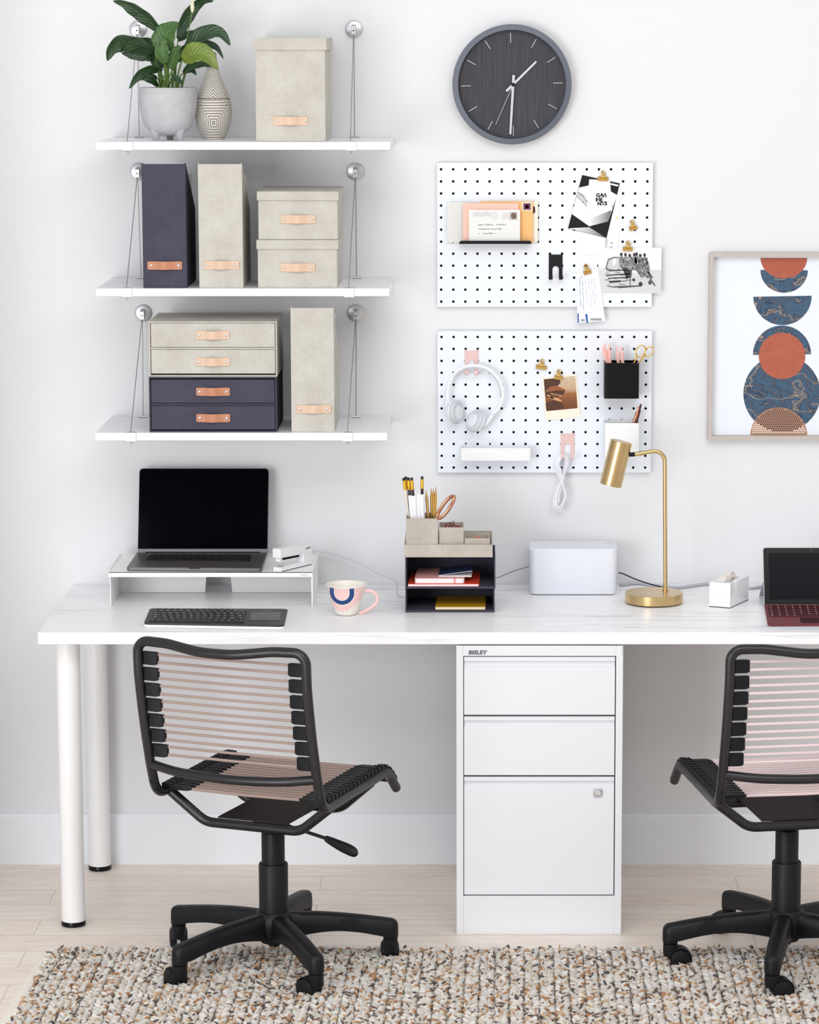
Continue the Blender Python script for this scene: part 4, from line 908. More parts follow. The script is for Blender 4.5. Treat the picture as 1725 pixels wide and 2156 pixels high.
def pen(tip_px, foot, m, label, name='pen', r=0.0042, group=None, Yt=-0.06, click=True, cat='pen', parts=True):
    top = at(tip_px[0], tip_px[1], Yt); foot = Vector(foot); d = (top - foot).normalized(); L = (top - foot).length
    t = thing(name, foot, label, cat, group)
    MB().lathe([(0.0012, 0), (r * 0.5, 0.004), (r, 0.014), (r, L * 0.55), (r, L - 0.017), (r * 0.85, L - 0.0155)], foot, 14, d).build('barrel', m, t)
    MB().lathe([(r * 0.62, L - 0.0165), (r * 0.62, L - 0.004), (r * 0.45, L - 0.001), (0, L)], foot, 12, d).build('button', m, t)
    side = Vector((0, -1, 0)) - d * Vector((0, -1, 0)).dot(d); side.normalize(); e = d.cross(side)
    p = foot + d * (L - 0.018) + side * (r + 0.0008)
    MB().prism([p - e * 0.0013, p + e * 0.0013, p + e * 0.0009 - d * 0.03, p - e * 0.0009 - d * 0.03], side * 0.0009).build('pocket_clip', m, t)
    return t
cx, cyy, zb, ztp = bc
for i, (tp_, fx_, lb) in enumerate((((1273.8, 722), 0.012, 'tallest pink pen, leaning left in the black cup'), ((1268.8, 728.5), 0.022, 'leftmost pink pen in the black cup, tilted furthest'), ((1282.5, 723.5), 0.010, 'pink pen third from left in the black cup'), ((1299.5, 728), 0.034, 'pink pen fourth from left in the black cup'), ((1308.6, 728), 0.045, 'rightmost pink pen in the black cup'))):
    pen(tp_, (cx - 0.034 + fx_, cyy - 0.008 + (i % 2) * 0.012, zb + 0.003), M['penpink'], lb, group='pink pens in the black cup', Yt=-0.05 - (i % 2) * 0.010)
pen((1350.5, 850), (wc[0] + 0.014, wc[1] - 0.006, wc[2] + 0.003), mat('plum_metal', (96, 60, 70), 0.25, 0.8), 'dark plum pen in the white cup', group='pens in the white cup', Yt=-0.045)
pen((1345.5, 855.5), (wc[0] + 0.010, wc[1] + 0.012, wc[2] + 0.003), M['rose'], 'shiny rose-metal pen in the white cup beside the plum one', group='pens in the white cup', Yt=-0.055)
# gold scissors in the black cup
sc = thing('scissors', (cx + 0.028, cyy, zb + 0.003), 'gold-handled scissors standing in the black pen cup', 'scissors')
for (rx_, ry_, ax_, ay_, rot_) in ((1349.2, 739, 9.3, 12.5, 25), (1367.5, 740, 8.2, 11.2, 35)):
    lp = [(rx_ + ax_ * math.cos(a) * math.cos(R(rot_)) - ay_ * math.sin(a) * math.sin(R(rot_)), ry_ + ax_ * math.cos(a) * math.sin(R(rot_)) + ay_ * math.sin(a) * math.cos(R(rot_))) for a in [2 * PI * i / 22 for i in range(22)]]
    hd_ = MB().tube([at(x, y, -0.05) for x, y in lp], 0.0017, 8, closed=True).build('handle', M['gold'], sc)
for a_, b_ in (((1342.5, 748), (1336, 764)), ((1359.5, 748), (1342, 766))):
    p0_, p1_ = at(*a_, -0.05), at(*b_, -0.05); MB().tube([p0_, p1_, (cx + 0.022, cyy, zb + 0.05)], 0.0024, 8).build('shank', M['gold'], sc)
MB().prism([(cx + 0.018, cyy, zb + 0.05), (cx + 0.027, cyy, zb + 0.05), (cx + 0.0235, cyy, zb + 0.0045), (cx + 0.0225, cyy, zb + 0.0045)], (0, 0.002, 0)).build('blade', M['steel'], sc)
# white accessory tray
Yt_ = -0.068; A, B = at(970, 943.5, Yt_), at(1118.5, 970, Yt_)
tr = thing('peg_tray', ((A.x + B.x) / 2, YB, B.z), 'shallow white tray low on the lower pegboard under the headphones', 'tray')
cx_, cy_ = (A.x + B.x) / 2, (Yt_ + YB) / 2 - 0.0004; o_ = rrect(cx_, cy_, B.x - A.x, YB - Yt_ - 0.0004, 0.006); i_ = rrect(cx_, cy_, B.x - A.x - 0.004, YB - Yt_ - 0.0044, 0.004); n = len(o_)
vs = [(x, y, B.z) for x, y in o_] + [(x, y, A.z) for x, y in o_] + [(x, y, A.z) for x, y in i_] + [(x, y, B.z + 0.002) for x, y in i_]; fs = [tuple(reversed(range(n)))]
for q in range(3):
    for k_ in range(n): fs.append((q * n + k_, q * n + (k_ + 1) % n, (q + 1) * n + (k_ + 1) % n, (q + 1) * n + k_))
fs.append(tuple(3 * n + k_ for k_ in range(n))); MB().add(vs, fs, False).build('shell', M['white'], tr)
TRZ = A.z; TRB = B.z
# headphones
YH = -0.046
hp = thing('headphones', at(1000, 840, YH), 'white over-ear headphones hanging on the pink hook', 'headphones')
M['hpw'] = mat('white_headphone_plastic', (234, 237, 242), 0.4); M['hpg'] = mat('grey_ear_cushion', (204, 208, 216), 0.7)
arc = [Q2([p])[0] for p in ((150, 560), (142, 500), (152, 430), (190, 355), (250, 312), (315, 298), (390, 308), (455, 345), (505, 410), (525, 480), (520, 545), (490, 605), (450, 640))]
pa = smooth_path([at(x, y, YH) for x, y in arc], 5)
MB().tube(pa, 0.0042, 10, flat=0.7).build('headband', M['hpw'], hp)
inn = [c0 + (at(999, 838, YH) - c0).normalized() * 0.0035 for c0 in pa[14:48]]
MB().tube(inn, 0.0036, 8, flat=0.9).build('band_padding', M['hpg'], hp)
def earcup(c, ax, r, nm, yaxis=None):
    c = at(*c, YH); ax = Vector(ax).normalized()
    o = MB().lathe([(0, -0.0125), (r * 0.7, -0.0125), (r * 0.92, -0.009), (r, -0.004), (r, 0.0015)], c, 40, -ax).build('ear_cup', M['hpw'], hp)
    e_ = MB().lathe([(r * 0.96, 0.0015), (r * 1.05, 0.004), (r * 1.06, 0.009), (r * 0.9, 0.0145), (r * 0.66, 0.0145), (r * 0.55, 0.011), (0, 0.010)], c, 40, ax)
    e_.build('ear_cushion', M['hpg'], hp)
    MB().lathe([(r * 1.0, -0.002), (r * 1.035, 0), (r * 1.0, 0.002)], c, 40, ax, False, False).build('seam_ring', M['hpw'], hp)
earcup(Q2([(186, 622)])[0], (0.84, -0.50, 0.05), 0.0285, 'l')
earcup(Q2([(345, 690)])[0], (-0.72, -0.52, 0.42), 0.0285, 'r')
MB().tube(smooth_path([at(*Q2([p])[0], YH) for p in ((150, 520), (136, 560), (140, 620), (152, 660))], 5), 0.0038, 8).build('yoke', M['hpw'], hp)
MB().tube(smooth_path([at(*Q2([p])[0], YH - 0.006) for p in ((455, 640), (430, 680), (400, 712), (368, 712))], 5), 0.0045, 8).build('yoke', M['hpw'], hp)
MB().tube([at(*Q2([(125, 528)])[0], YH), at(*Q2([(150, 520)])[0], YH)], 0.0022, 8).build('slider_stop', M['hpw'], hp)
cb = smooth_path([at(*Q2([p])[0], YH + d) for p, d in (((163, 712), 0), ((172, 760), 0.005), ((215, 810), 0.0), ((262, 845), -0.004), ((300, 868), -0.012))] + [Vector((cx_ - 0.03, -0.045, TRB + 0.004)), Vector((cx_ + 0.02, -0.04, TRB + 0.004))], 6)
MB().tube(cb, 0.0010, 6).build('cord', M['hpw'], hp)
cb = smooth_path([at(*Q2([p])[0], YH + d) for p, d in (((318, 775), 0), ((330, 805), 0.005), ((385, 830), 0.0), ((430, 838), -0.004), ((440, 866), -0.01))] + [Vector((cx_ + 0.03, -0.05, TRB + 0.004))], 6)
MB().tube(cb, 0.0010, 6).build('cord', M['hpw'], hp)
# coiled charging cable
M['wcable'] = mat('white_cable', (238, 240, 246), 0.45)
cbk = thing('coiled_cable', at(1180, 1010, -0.035), 'white cable coiled in a figure eight hanging from the pink hook', 'cable')
loops = []
for i in range(4):
    o_ = i * 2.3; yd = -0.034 - i * 0.0035
    upw, loww = 44 - i * 5, 40 - i * 5
    pts = [(945, 920 + i * 5), (945 - upw, 965 + i * 6), (900 + i * 10, 1020), (932 + i * 3, 1110), (958 + o_, 1190), (955 - i * 3, 1262), (926, 1312 - i * 9), (884 + i * 6, 1278 - i * 5), (888 + i * 6, 1210), (918 + i * 3, 1130), (962 - i * 3, 1050), (988 - i * 4, 985), (978 - i * 4, 935 + i * 3)]
    loops.append([at(*Q2([p])[0], yd + (0.004 if 3 <= j <= 5 else 0)) for j, p in enumerate(pts)])
pth = []
for i, l_ in enumerate(loops): MB().tube(smooth_path(l_, 7, True), 0.0021, 8, closed=True).build('cable_loop', M['wcable'], cbk)
MB().tube(smooth_path([at(*Q2([p])[0], -0.04) for p in ((968, 950), (952, 1080), (925, 1180), (916, 1255))], 6), 0.0021, 8).build('cable_loop', M['wcable'], cbk)
pe = at(*Q2([(918, 1272)])[0], -0.04); MB().box(pe + Vector((-0.0022, -0.002, -0.005)), pe + Vector((0.0022, 0.002, 0.006))).build('plug', M['steel'], cbk, label='small metal plug end')

# ================================================================== FRAMED PRINT
YFr = -0.030
def F(pts): return zq(pts, 1450, 510, 4.9)
A = at(*F([(220, 110)])[0], YFr); B = at(*F([(220, 2043)])[0], YFr); XR = at(1809, 532, YFr).x; fw = 0.0105
fr_ = thing('picture_frame', ((A.x + XR) / 2, 0, B.z), 'framed abstract print in thin pale grey wood frame on the right wall', 'picture')
kk = NB('pale_grey_wood'); g = kk.noise(kk.coords((40, 40, 40)), 4, 4); g2 = kk.noise(kk.coords((300, 300, 14)), 1, 3)
kk.col(kk.mix(kk.math('MULTIPLY', kk.math('ADD', g, g2), 0.5), lin((214, 206, 200)), lin((168, 158, 154)))); kk.b.inputs['Roughness'].default_value = 0.7
for a_, b_ in (((A.x, B.z), (A.x + fw, A.z)), ((XR - fw, B.z), (XR, A.z)), ((A.x + fw, A.z - fw), (XR - fw, A.z)), ((A.x + fw, B.z), (XR - fw, B.z + fw))):
    MB().box((a_[0], YFr, a_[1]), (b_[0], -0.002, b_[1])).build('frame_side', kk.m, fr_, bevel=0.0006)
YM = -0.008
matb = MB().box((A.x + fw, YM, B.z + fw), (XR - fw, YM + 0.002, A.z - fw)).build('backing_sheet', mat('pale_blue_white_paper', (232, 238, 246), 0.7), fr_)
def marbled(nm):
    k = NB(nm); co = k.coords((6, 6, 11)); nz = k.n('TexNoise'); nz.inputs['Scale'].default_value = 1.3; nz.inputs['Detail'].default_value = 3; k.l(co, nz.inputs['Vector'])
    sc__ = k.n('VectorMath', operation='SCALE'); k.l(nz.outputs['Color'], sc__.inputs[0]); sc__.inputs['Scale'].default_value = 2.2
    ad = k.n('VectorMath', operation='ADD'); k.l(co, ad.inputs[0]); k.l(sc__.outputs[0], ad.inputs[1])
    w1 = k.n('TexWave'); w1.inputs['Scale'].default_value = 1.5; w1.inputs['Distortion'].default_value = 5; w1.inputs['Detail'].default_value = 4; k.l(ad.outputs[0], w1.inputs['Vector'])
    w2 = k.n('TexWave'); w2.inputs['Scale'].default_value = 0.9; w2.inputs['Distortion'].default_value = 6; w2.inputs['Detail'].default_value = 3; w2.bands_direction = 'DIAGONAL'; k.l(ad.outputs[0], w2.inputs['Vector'])
    c = k.ramp(w1.outputs['Fac'], [(0, lin((36, 50, 74))), (0.4, lin((48, 76, 104))), (0.6, lin((64, 100, 130))), (0.72, lin((46, 70, 98))), (1, lin((60, 92, 118)))])
    c = k.mix(k.ramp(w2.outputs['Fac'], [(0.955, (0, 0, 0, 1)), (0.975, (1, 1, 1, 1)), (0.99, (0.1, 0.1, 0.1, 1))]), c, lin((206, 172, 128)))
    c = k.mix(k.ramp(w1.outputs['Fac'], [(0.0, (0.8, 0.8, 0.8, 1)), (0.02, (0, 0, 0, 1))]), c, lin((150, 140, 136)))
    k.col(c); k.b.inputs['Roughness'].default_value = 0.6; return k.m
MARB = marbled('blue_marbled_paper'); COP = mat('copper_paper', (176, 98, 78), 0.6, spec=0.2, var=0.2, vscale=70, bump=0.1)
def disc(cx, cy, r, a0=0, a1=360, n=64, ztop=None): 
    pts = [(cx + r * math.cos(R(a0 + (a1 - a0) * i / n)), cy - r * math.sin(R(a0 + (a1 - a0) * i / n))) for i in range(n + (0 if a1 - a0 == 360 else 1))]
    if ztop is not None: pts = [(x, max(y, ztop)) for x, y in pts]
    return F(pts)
L0 = YM - 0.0003; st = 0.00035
patch('marbled_disc', [disc(965, 1563, 398)], L0, MARB, fr_)
patch('marbled_half_disc', [F([(667 + 0, 1162), (1266, 1155)] + [(966 + 300 * math.cos(R(a)), 1160 - 300 * math.sin(R(a))) for a in range(2, 180, 4)])], L0 - st, MARB, fr_)
patch('marbled_half_disc', [F([(668, 563), (1272, 552)] + [(970 + 301 * math.cos(R(a)), 557 - 298 * math.sin(R(a))) for a in range(-2, -180, -4)])], L0 - st, MARB, fr_)
patch('marbled_half_disc', [F([(745, 286), (1232, 290)] + [(988 + 244 * math.cos(R(a)), 290 - 231 * math.sin(R(a))) for a in range(-2, -180, -4)])], L0 - st, MARB, fr_)
patch('copper_disc', [disc(966, 1173, 240)], L0 - 2 * st, COP, fr_)
patch('copper_disc', [F([(745, 163), (1225, 163)] + [(985 + 240 * math.cos(R(a)), 163 - 210 * math.sin(R(a))) for a in range(-4, -180, -4)])], L0 - 2 * st, COP, fr_)
cut = [(x, min(y, 1987)) for x, y in [(932 + 293 * math.cos(R(a)), 1998 - 293 * math.sin(R(a))) for a in range(0, 181, 3)]]
pf = patch('perforated_half_disc', [F(cut)], L0 - 2 * st, mat('perforated_copper_paper', (176, 130, 100), 0.6, var=0.08), fr_)
hs = {0: [], 1: []}
for r_ in range(14):
    for c_ in range(30):
        x = 640 + c_ * 22 + (11 if r_ % 2 else 0); y = 1722 + r_ * 20
        if math.hypot(x - 932, y - 1998) < 282 and y < 1980: hs[1 if math.hypot(x - 965, y - 1563) < 394 else 0].append(F([(x + 7.6 * math.cos(a), y + 7.6 * math.sin(a)) for a in [2 * PI * i / 8 for i in range(8)]]))
patch('dark_perforations', hs[1], L0 - 3 * st, mat('dark_blue_dots', (58, 52, 70), 0.7), pf); patch('light_perforations', hs[0], L0 - 3 * st, mat('pale_dots', (240, 236, 232), 0.7), pf)
# ================================================================== DESK THINGS
EPS = 0.0003
# monitor riser
yf = -0.310; zr = at(231, 1204.4, yf).z; xL, xR = at(228, 1205, yf).x, at(658.5, 1205, yf).x; zb_ = at(231, 1215, yf).z; ybk = on(252, 1167.8, zr).y
M['riser'] = mat('white_powdered_steel', (247, 247, 246), 0.35)
rs = thing('monitor_riser', ((xL + xR) / 2, (yf + ybk) / 2, ZD), 'low white metal riser carrying the grey laptop and stapler', 'desk riser')
xrb = on(669, 1169.6, zr).x; xlb = on(252, 1167.8, zr).x
top = [(xL, yf, zb_), (xR, yf, zb_), (xR + 0.001, ybk, zb_), (xL, ybk, zb_)]
MB().prism([(x, y, zr - 0.002) for x, y, z in top], (0, 0, 0.002)).build('top_plate', M['riser'], rs)
MB().box((xL, yf, zb_), (xR, yf + 0.0015, zr + 0.0003)).build('front_lip', M['riser'], rs, bevel=0.0004)
for xs in (xL, xR - 0.002): MB().box((xs, yf + 0.0015, zr), (xs + 0.002, ybk, zr + 0.0028)).build('side_lip', M['riser'], rs)
for xs in (xL + 0.0035, xR - 0.002): MB().box((xs - (0.0015 if xs < 0 and xs > xR - 0.01 else 0), yf + 0.002, ZD + EPS), (xs + 0.0018, ybk, zr - 0.002)).build('side_panel', M['riser'], rs)
gx0, gx1, gt0, gt1 = at(432, 1247, -0.12).x, at(489, 1247, -0.12).x, at(437, 1218, -0.12).x, at(483, 1218, -0.12).x; yb1 = -0.118
for loop in ([(xL + 0.006, ZD + 0.001), (gx0, ZD + 0.001), (gt0, zr - 0.002), (xL + 0.006, zr - 0.002)], [(gx1, ZD + 0.001), (xR - 0.004, ZD + 0.001), (xR - 0.004, zr - 0.002), (gt1, zr - 0.002)]):
    MB().prism([(x, yb1, z) for x, z in loop], (0, 0.0018, 0)).build('back_panel', M['riser'], rs)
tx = MB(); p = at(641, 1210, yf); text_mb(tx, 'poppin', 0.0072, (p.x, yf - 0.0002, p.z), depth=0.0002, bold=0.01); tx.build('badge', M['light_ink'], rs, label='pale grey maker lettering')
def stackz(pts, z): return [(p[0], p[1], z) for p in pts]
# laptop
FLp, FRp, BRp, BLp = on(267, 1202.5, zr), on(551.5, 1205, zr), on(563, 1171, zr), on(289, 1170.5, zr)
lap = thing('laptop', ((FLp.x + BRp.x) / 2, (FLp.y + BRp.y) / 2, zr), 'open space-grey laptop with black screen standing on the white riser', 'laptop')
th = 0.0085; z0 = zr + 0.0012
outl = fillet([FLp, FRp, BRp, BLp], 0.008, 5, True)
MB().prism(stackz(outl, z0), (0, 0, th)).build('base', M['spacegrey'], lap, bevel=0.0012)
def quadmap(A, B, C_, D_):   # A front-left, B front-right, C back-right, D back-left
    A, B, C_, D_ = Vector(A), Vector(B), Vector(C_), Vector(D_)
    return lambda u, v, z=0: (A * (1 - u) * (1 - v) + B * u * (1 - v) + C_ * u * v + D_ * (1 - u) * v) + Vector((0, 0, z))
qm = quadmap(*[Vector((p.x, p.y, z0 + th)) for p in (FLp, FRp, BRp, BLp)])
def qbox(mb, qm, u0, u1, v0, v1, zl, zh): mb.prism([qm(u0, v0, zl), qm(u1, v0, zl), qm(u1, v1, zl), qm(u0, v1, zl)], (0, 0, zh - zl)); return mb
kb_ = MB(); qbox(kb_, qm, 0.11, 0.89, 0.42, 0.90, 0.0, 0.0004); kb_.build('keyboard_well', M['gloss_black'], lap)
kys = MB()
for r_ in range(6):
    n = 14; vv0 = 0.435 + r_ * 0.0755
    for c_ in range(n):
        if r_ == 0 and 4 <= c_ <= 8:
            if c_ == 4: qbox(kys, qm, 0.12 + 4 * 0.0545, 0.12 + 9 * 0.0545 - 0.006, vv0, vv0 + 0.062, 0.0004, 0.0011)
            continue
        qbox(kys, qm, 0.12 + c_ * 0.0545, 0.12 + (c_ + 1) * 0.0545 - 0.006, vv0, vv0 + (0.062 if r_ < 5 else 0.04), 0.0004, 0.0011)
kys.build('keys', mat('key_black', (22, 22, 28), 0.5), lap)
qbox(MB(), qm, 0.32, 0.68, 0.04, 0.36, 0.0, 0.0003).build('trackpad', mat('grey_trackpad', (98, 92, 98), 0.3, 0.4), lap)
qbox(MB(), qm, 0.46, 0.54, -0.002, 0.012, -0.003, 0.0005).build('lid_notch', M['gloss_black'], lap)
hb = (BLp + BRp) / 2; Ys = (BLp.y + BRp.y) / 2 - 0.004; zs0 = z0 + th - 0.001; b0 = at(289.8, 1170, Ys); b1 = at(564, 1170, Ys); Yt2 = Ys + 0.040; t0 = at(293.5, 986, Yt2); t1 = at(566.6, 986, Yt2)
B0, B1, T1, T0 = Vector((b0.x, Ys, zs0)), Vector((b1.x, Ys, zs0)), Vector((t1.x, Yt2, t1.z)), Vector((t0.x, Yt2, t0.z))
nv = (B1 - B0).cross(T0 - B0).normalized()
MB().prism(fillet([B0, B1, T1, T0], [0.002, 0.002, 0.010, 0.010], 6, True), -nv * 0.0045).build('lid', M['spacegrey'], lap, bevel=0.0008)
def inset(P, d):
    c = sum(P, Vector()) / 4; out = []
    for i, p in enumerate(P):
        a = (P[i - 1] - p).normalized(); b = (P[(i + 1) % 4] - p).normalized(); out.append(p + (a + b) * d)
    return out
P4 = inset([B0, B1, T1, T0], 0.0012)
P4[0] += (T0 - B0).normalized() * 0.009; P4[1] += (T1 - B1).normalized() * 0.009
MB().prism([p + nv * 0.0003 for p in fillet(P4, [0.001, 0.001, 0.009, 0.009], 6, True)], -nv * 0.0006).build('screen', M['screen'], lap)
MB().cyl(B0 + Vector((0.02, 0.002, -0.001)), B1 + Vector((-0.02, 0.002, -0.001)), 0.0042, 14).build('hinge', M['gloss_black'], lap)
# stapler
sA = on(592, 1204.5, zr); sB = on(652, 1190, zr); sdir = (sB - sA); sdir.z = 0; SL = sdir.length + 0.012; sdir.normalize(); sn = Vector((-sdir.y, sdir.x, 0)); SW = 0.024
if sn.x > 0: sn = -sn
so_ = Vector((sA.x, sA.y, zr + 0.0004)); stp = thing('stapler', so_, 'white block stapler on the right end of the riser', 'stapler')
def sbox(name, l0, l1, w0, w1, z0_, z1_, m, bevel=0.0008, z0b=None, z1b=None):
    z0b = z0_ if z0b is None else z0b; z1b = z1_ if z1b is None else z1b
    g = lambda l, w_, z: so_ + sdir * l + sn * w_ + Vector((0, 0, z))
    vs = [g(l0, w0, z0_), g(l1, w0, z0b), g(l1, w1, z0b), g(l0, w1, z0_), g(l0, w0, z1_), g(l1, w0, z1b), g(l1, w1, z1b), g(l0, w1, z1_)]
    return MB().add(vs, [(0, 1, 2, 3), (7, 6, 5, 4), (4, 5, 1, 0), (5, 6, 2, 1), (6, 7, 3, 2), (7, 4, 0, 3)], False).build(name, m, stp, bevel=bevel)
sbox('base', 0.0, SL, 0, SW, 0.0, 0.010, M['white'], z1b=0.013)
sbox('anvil', 0.006, 0.02, 0.005, SW - 0.005, 0.010, 0.0112, M['steel'], 0.0003)
sbox('base_mat', 0.004, SL - 0.004, -0.0002, SW, 0.0, 0.0014, M['rubber'], 0)
sbox('head', -0.002, SL, 0, SW, 0.034, 0.056, M['white'], 0.0012, z0b=0.030, z1b=0.052)
sbox('magazine', 0.003, SL - 0.012, 0.005, SW - 0.005, 0.024, 0.034, M['white'], 0.0004, z0b=0.022, z1b=0.031)
sbox('spring_arm', 0.012, SL - 0.05, 0.003, SW - 0.003, 0.0275, 0.0325, M['gloss_black'], 0, z0b=0.026, z1b=0.0305)
sbox('hinge_block', SL - 0.035, SL - 0.002, 0.001, SW - 0.001, 0.010, 0.034, M['white'], 0.0008)
tx = MB(); text_mb(tx, 'poppin', 0.008, so_ + sdir * (SL - 0.017) - sn * 0.0003 + Vector((0, 0, 0.0445)), sdir, (0, 0, 1), 0.0002, 0.02, sx=0.9); tx.build('badge', M['grey_ink'], stp, label='small grey maker lettering')

# wireless keyboard
kp = [on(303, 1322, ZD), on(599, 1327, ZD), on(606.5, 1292, ZD), on(316, 1290.5, ZD)]
kbd = thing('keyboard', (sum(p.x for p in kp) / 4, sum(p.y for p in kp) / 4, ZD), 'black wireless keyboard with touchpad and white underside on the desk', 'keyboard')
o_ = fillet(kp, 0.014, 6, True)
MB().prism(stackz(o_, ZD + EPS), (0, 0, 0.0075)).build('underside', M['white'], kbd, bevel=0.002, label='white glossy underside')
M['deck'] = mat('dark_grey_deck', (36, 36, 40), 0.4)
MB().prism(stackz(o_, ZD + 0.0078), (0, 0, 0.0042)).build('deck', M['deck'], kbd, bevel=0.0012)
qk = quadmap(*[Vector((p.x, p.y, ZD + 0.0120)) for p in kp])
qbox(MB(), qk, 0.025, 0.715, 0.09, 0.93, 0.0, 0.0003).build('key_bed', M['gloss_black'], kbd)
M['key'] = mat('black_key', (16, 17, 21), 0.45); M['keymark'] = mat('key_legend', (196, 200, 206), 0.6); M['keyblue'] = mat('key_legend_blue', (90, 160, 190), 0.6)
rows = [(0.105, 0.235, [0.05, 0.05, 0.05, 0.05, -0.265, 0.047, 0.047, 0.047, 0.047, 0.04]), (0.255, 0.385, [0.08] + [0.046] * 10 + [0.066, 0.05]), (0.405, 0.535, [0.067] + [0.046] * 11 + [0.066]), (0.555, 0.685, [0.055] + [0.046] * 12 + [0.03]), (0.705, 0.835, [0.035] + [0.046] * 12 + [0.055]), (0.852, 0.915, [0.0445] * 15)]
for ri_, (v0, v1, ws) in enumerate(rows):
    tot = sum(abs(w_) for w_ in ws); u = 0.03
    for ci_, w_ in enumerate(ws):
        du = abs(w_) / tot * 0.68; kb1 = MB()
        ok = False
        if ri_ == 5 and ci_ > 12: u += du; continue
        kk1 = qbox(kb1, qk, u + 0.002, u + du - 0.0025, v0, v1, 0.0003, 0.0026)
        if w_ > 0:
            um, vm = u + du * 0.45, v0 + (v1 - v0) * 0.6; kk1.mark(1); ww = 0.0038 if du < 0.06 else 0.009
            P_ = [qk(um - ww, vm - 0.012, 0.0027), qk(um + ww, vm - 0.012, 0.0027), qk(um + ww, vm + 0.018, 0.0027), qk(um - ww, vm + 0.018, 0.0027)]; kk1.add(P_, [(0, 1, 2, 3)], False)
        kk1.build('key', (M['key'], M['keyblue'] if (ri_, ci_) in ((0, 1), (0, 8), (0, 9)) else M['keymark']), kbd)
        u += du
tp_ = fillet([qk(0.745, 0.30, 0.0), qk(0.955, 0.30, 0.0), qk(0.955, 0.78, 0.0), qk(0.745, 0.78, 0.0)], 0.006, 4, True)
MB().prism(tp_, (0, 0, 0.0004)).build('touchpad', mat('touchpad_grey', (66, 66, 70), 0.28), kbd)
MB().prism([qk(0.742, 0.255, 0), qk(0.957, 0.255, 0), qk(0.957, 0.29, 0), qk(0.742, 0.29, 0)], (0, 0, 0.0005)).build('button_bar', M['gloss_black'], kbd)
tx = MB(); text_mb(tx, 'logitech', 0.0085, qk(0.853, 0.87, 0.0), (kp[1] - kp[0]), (0, 1, 0), 0.0003, 0.02); tx.build('badge', M['light_ink'], kbd, label='pale maker lettering')

# mug
mc = on(729.5, 1297, ZD); mc.y += 0.022; mc.x = at(729.5, 1290, mc.y).x
mh = at(730, 1230, mc.y).z - ZD; mr = (at(773.6, 1232, mc.y).x - at(686.8, 1232, mc.y).x) / 2; mo = Vector((mc.x, mc.y, ZD + EPS))
mug = thing('mug', mo, 'cream and pink speckled mug with dark blue U-shaped arc on the desk', 'mug')
mp_ = [(0.0, 0.0012), (0.018, 0.0), (0.0245, 0.001), (0.0275, 0.005), (0.032, 0.018), (0.038, 0.036), (0.043, 0.054), (0.0465, 0.070), (mr, mh)]
ins_ = [(mr - 0.001, mh + 0.0008), (mr - 0.003, mh), (0.0425, 0.062), (0.036, 0.036), (0.026, 0.012), (0.0, 0.008)]
k = NB('glazed_mug'); tc = k.n('TexCoord'); sp = k.n('SeparateXYZ'); k.l(tc.outputs['Object'], sp.inputs[0])
ux_, uz_ = at(719.3, 1252, mc.y - mr).x - mo.x, at(719.3, 1250, mc.y - 0.042).z - mo.z
dx = k.math('SUBTRACT', sp.outputs[0], ux_); dz = k.math('MINIMUM', k.math('SUBTRACT', sp.outputs[2], uz_), 0.0)
dist = k.math('SQRT', k.math('ADD', k.math('POWER', dx, 2.0), k.math('POWER', k.math('MULTIPLY', dz, 1.05), 2.0)))
front = k.math('LESS_THAN', sp.outputs[1], 0.002); isrim = k.math('LESS_THAN', sp.outputs[2], mh - 0.003)
rr_ = k.n('VectorMath', operation='LENGTH'); cxy = k.n('CombineXYZ'); k.l(sp.outputs[0], cxy.inputs[0]); k.l(sp.outputs[1], cxy.inputs[1]); k.l(cxy.outputs[0], rr_.inputs[0])
blue_ = k.math('MULTIPLY', k.math('MULTIPLY', k.math('GREATER_THAN', dist, 0.0188), k.math('LESS_THAN', dist, 0.0300)), k.math('MULTIPLY', front, isrim))
ring_ = k.math('MULTIPLY', k.math('MULTIPLY', k.math('GREATER_THAN', dist, 0.0172), k.math('LESS_THAN', dist, 0.0316)), front)
nz = k.noise(k.coords(), 260, 3, 0.7); nz2 = k.noise(k.coords(), 30, 2)
pink_ = k.math('MULTIPLY', k.ramp(k.math('ADD', dist, k.math('MULTIPLY', k.math('SUBTRACT', nz2, 0.5), 0.014)), [(0.044, (1, 1, 1, 1)), (0.05, (0, 0, 0, 1))]), k.math('MULTIPLY', front, isrim))
c = k.mix(k.math('MULTIPLY', pink_, 0.9), lin((240, 236, 226)), k.mix(nz, lin((246, 208, 204)), lin((240, 190, 188))))
c = k.mix(k.math('MULTIPLY', ring_, isrim), c, lin((242, 238, 230)))
speck = k.math('MULTIPLY', k.math('GREATER_THAN', k.noise(k.coords(), 420, 1, 0.5), 0.69), k.math('GREATER_THAN', dist, 0.031)); c = k.mix(k.math('MULTIPLY', speck, 0.7), c, lin((120, 108, 100)))
c = k.mix(blue_, c, lin((24, 62, 124))); k.col(c); k.b.inputs['Roughness'].default_value = 0.22
mm_ = MB().lathe(mp_, mo, 72, cap1=False); mm_.lathe(list(reversed(ins_)) if False else [(mr, mh)] + ins_, mo, 72, cap0=False)
M['cup_in'] = mat('cream_glaze', (242, 238, 228), 0.25)
mm_ = MB().lathe(mp_, mo, 72, cap1=False); nf = len(mm_.f); mm_.mark(1).lathe([(mr, mh)] + ins_, mo, 72, cap0=False); mm_.build('cup', (k.m, M['cup_in']), mug)
hz_ = [at(x, y, mc.y) for x, y in ((768, 1244.5), (776, 1243.5), (785, 1246), (792, 1252), (795, 1260), (793, 1268), (786, 1276), (776, 1283), (766, 1288), (757, 1292))]
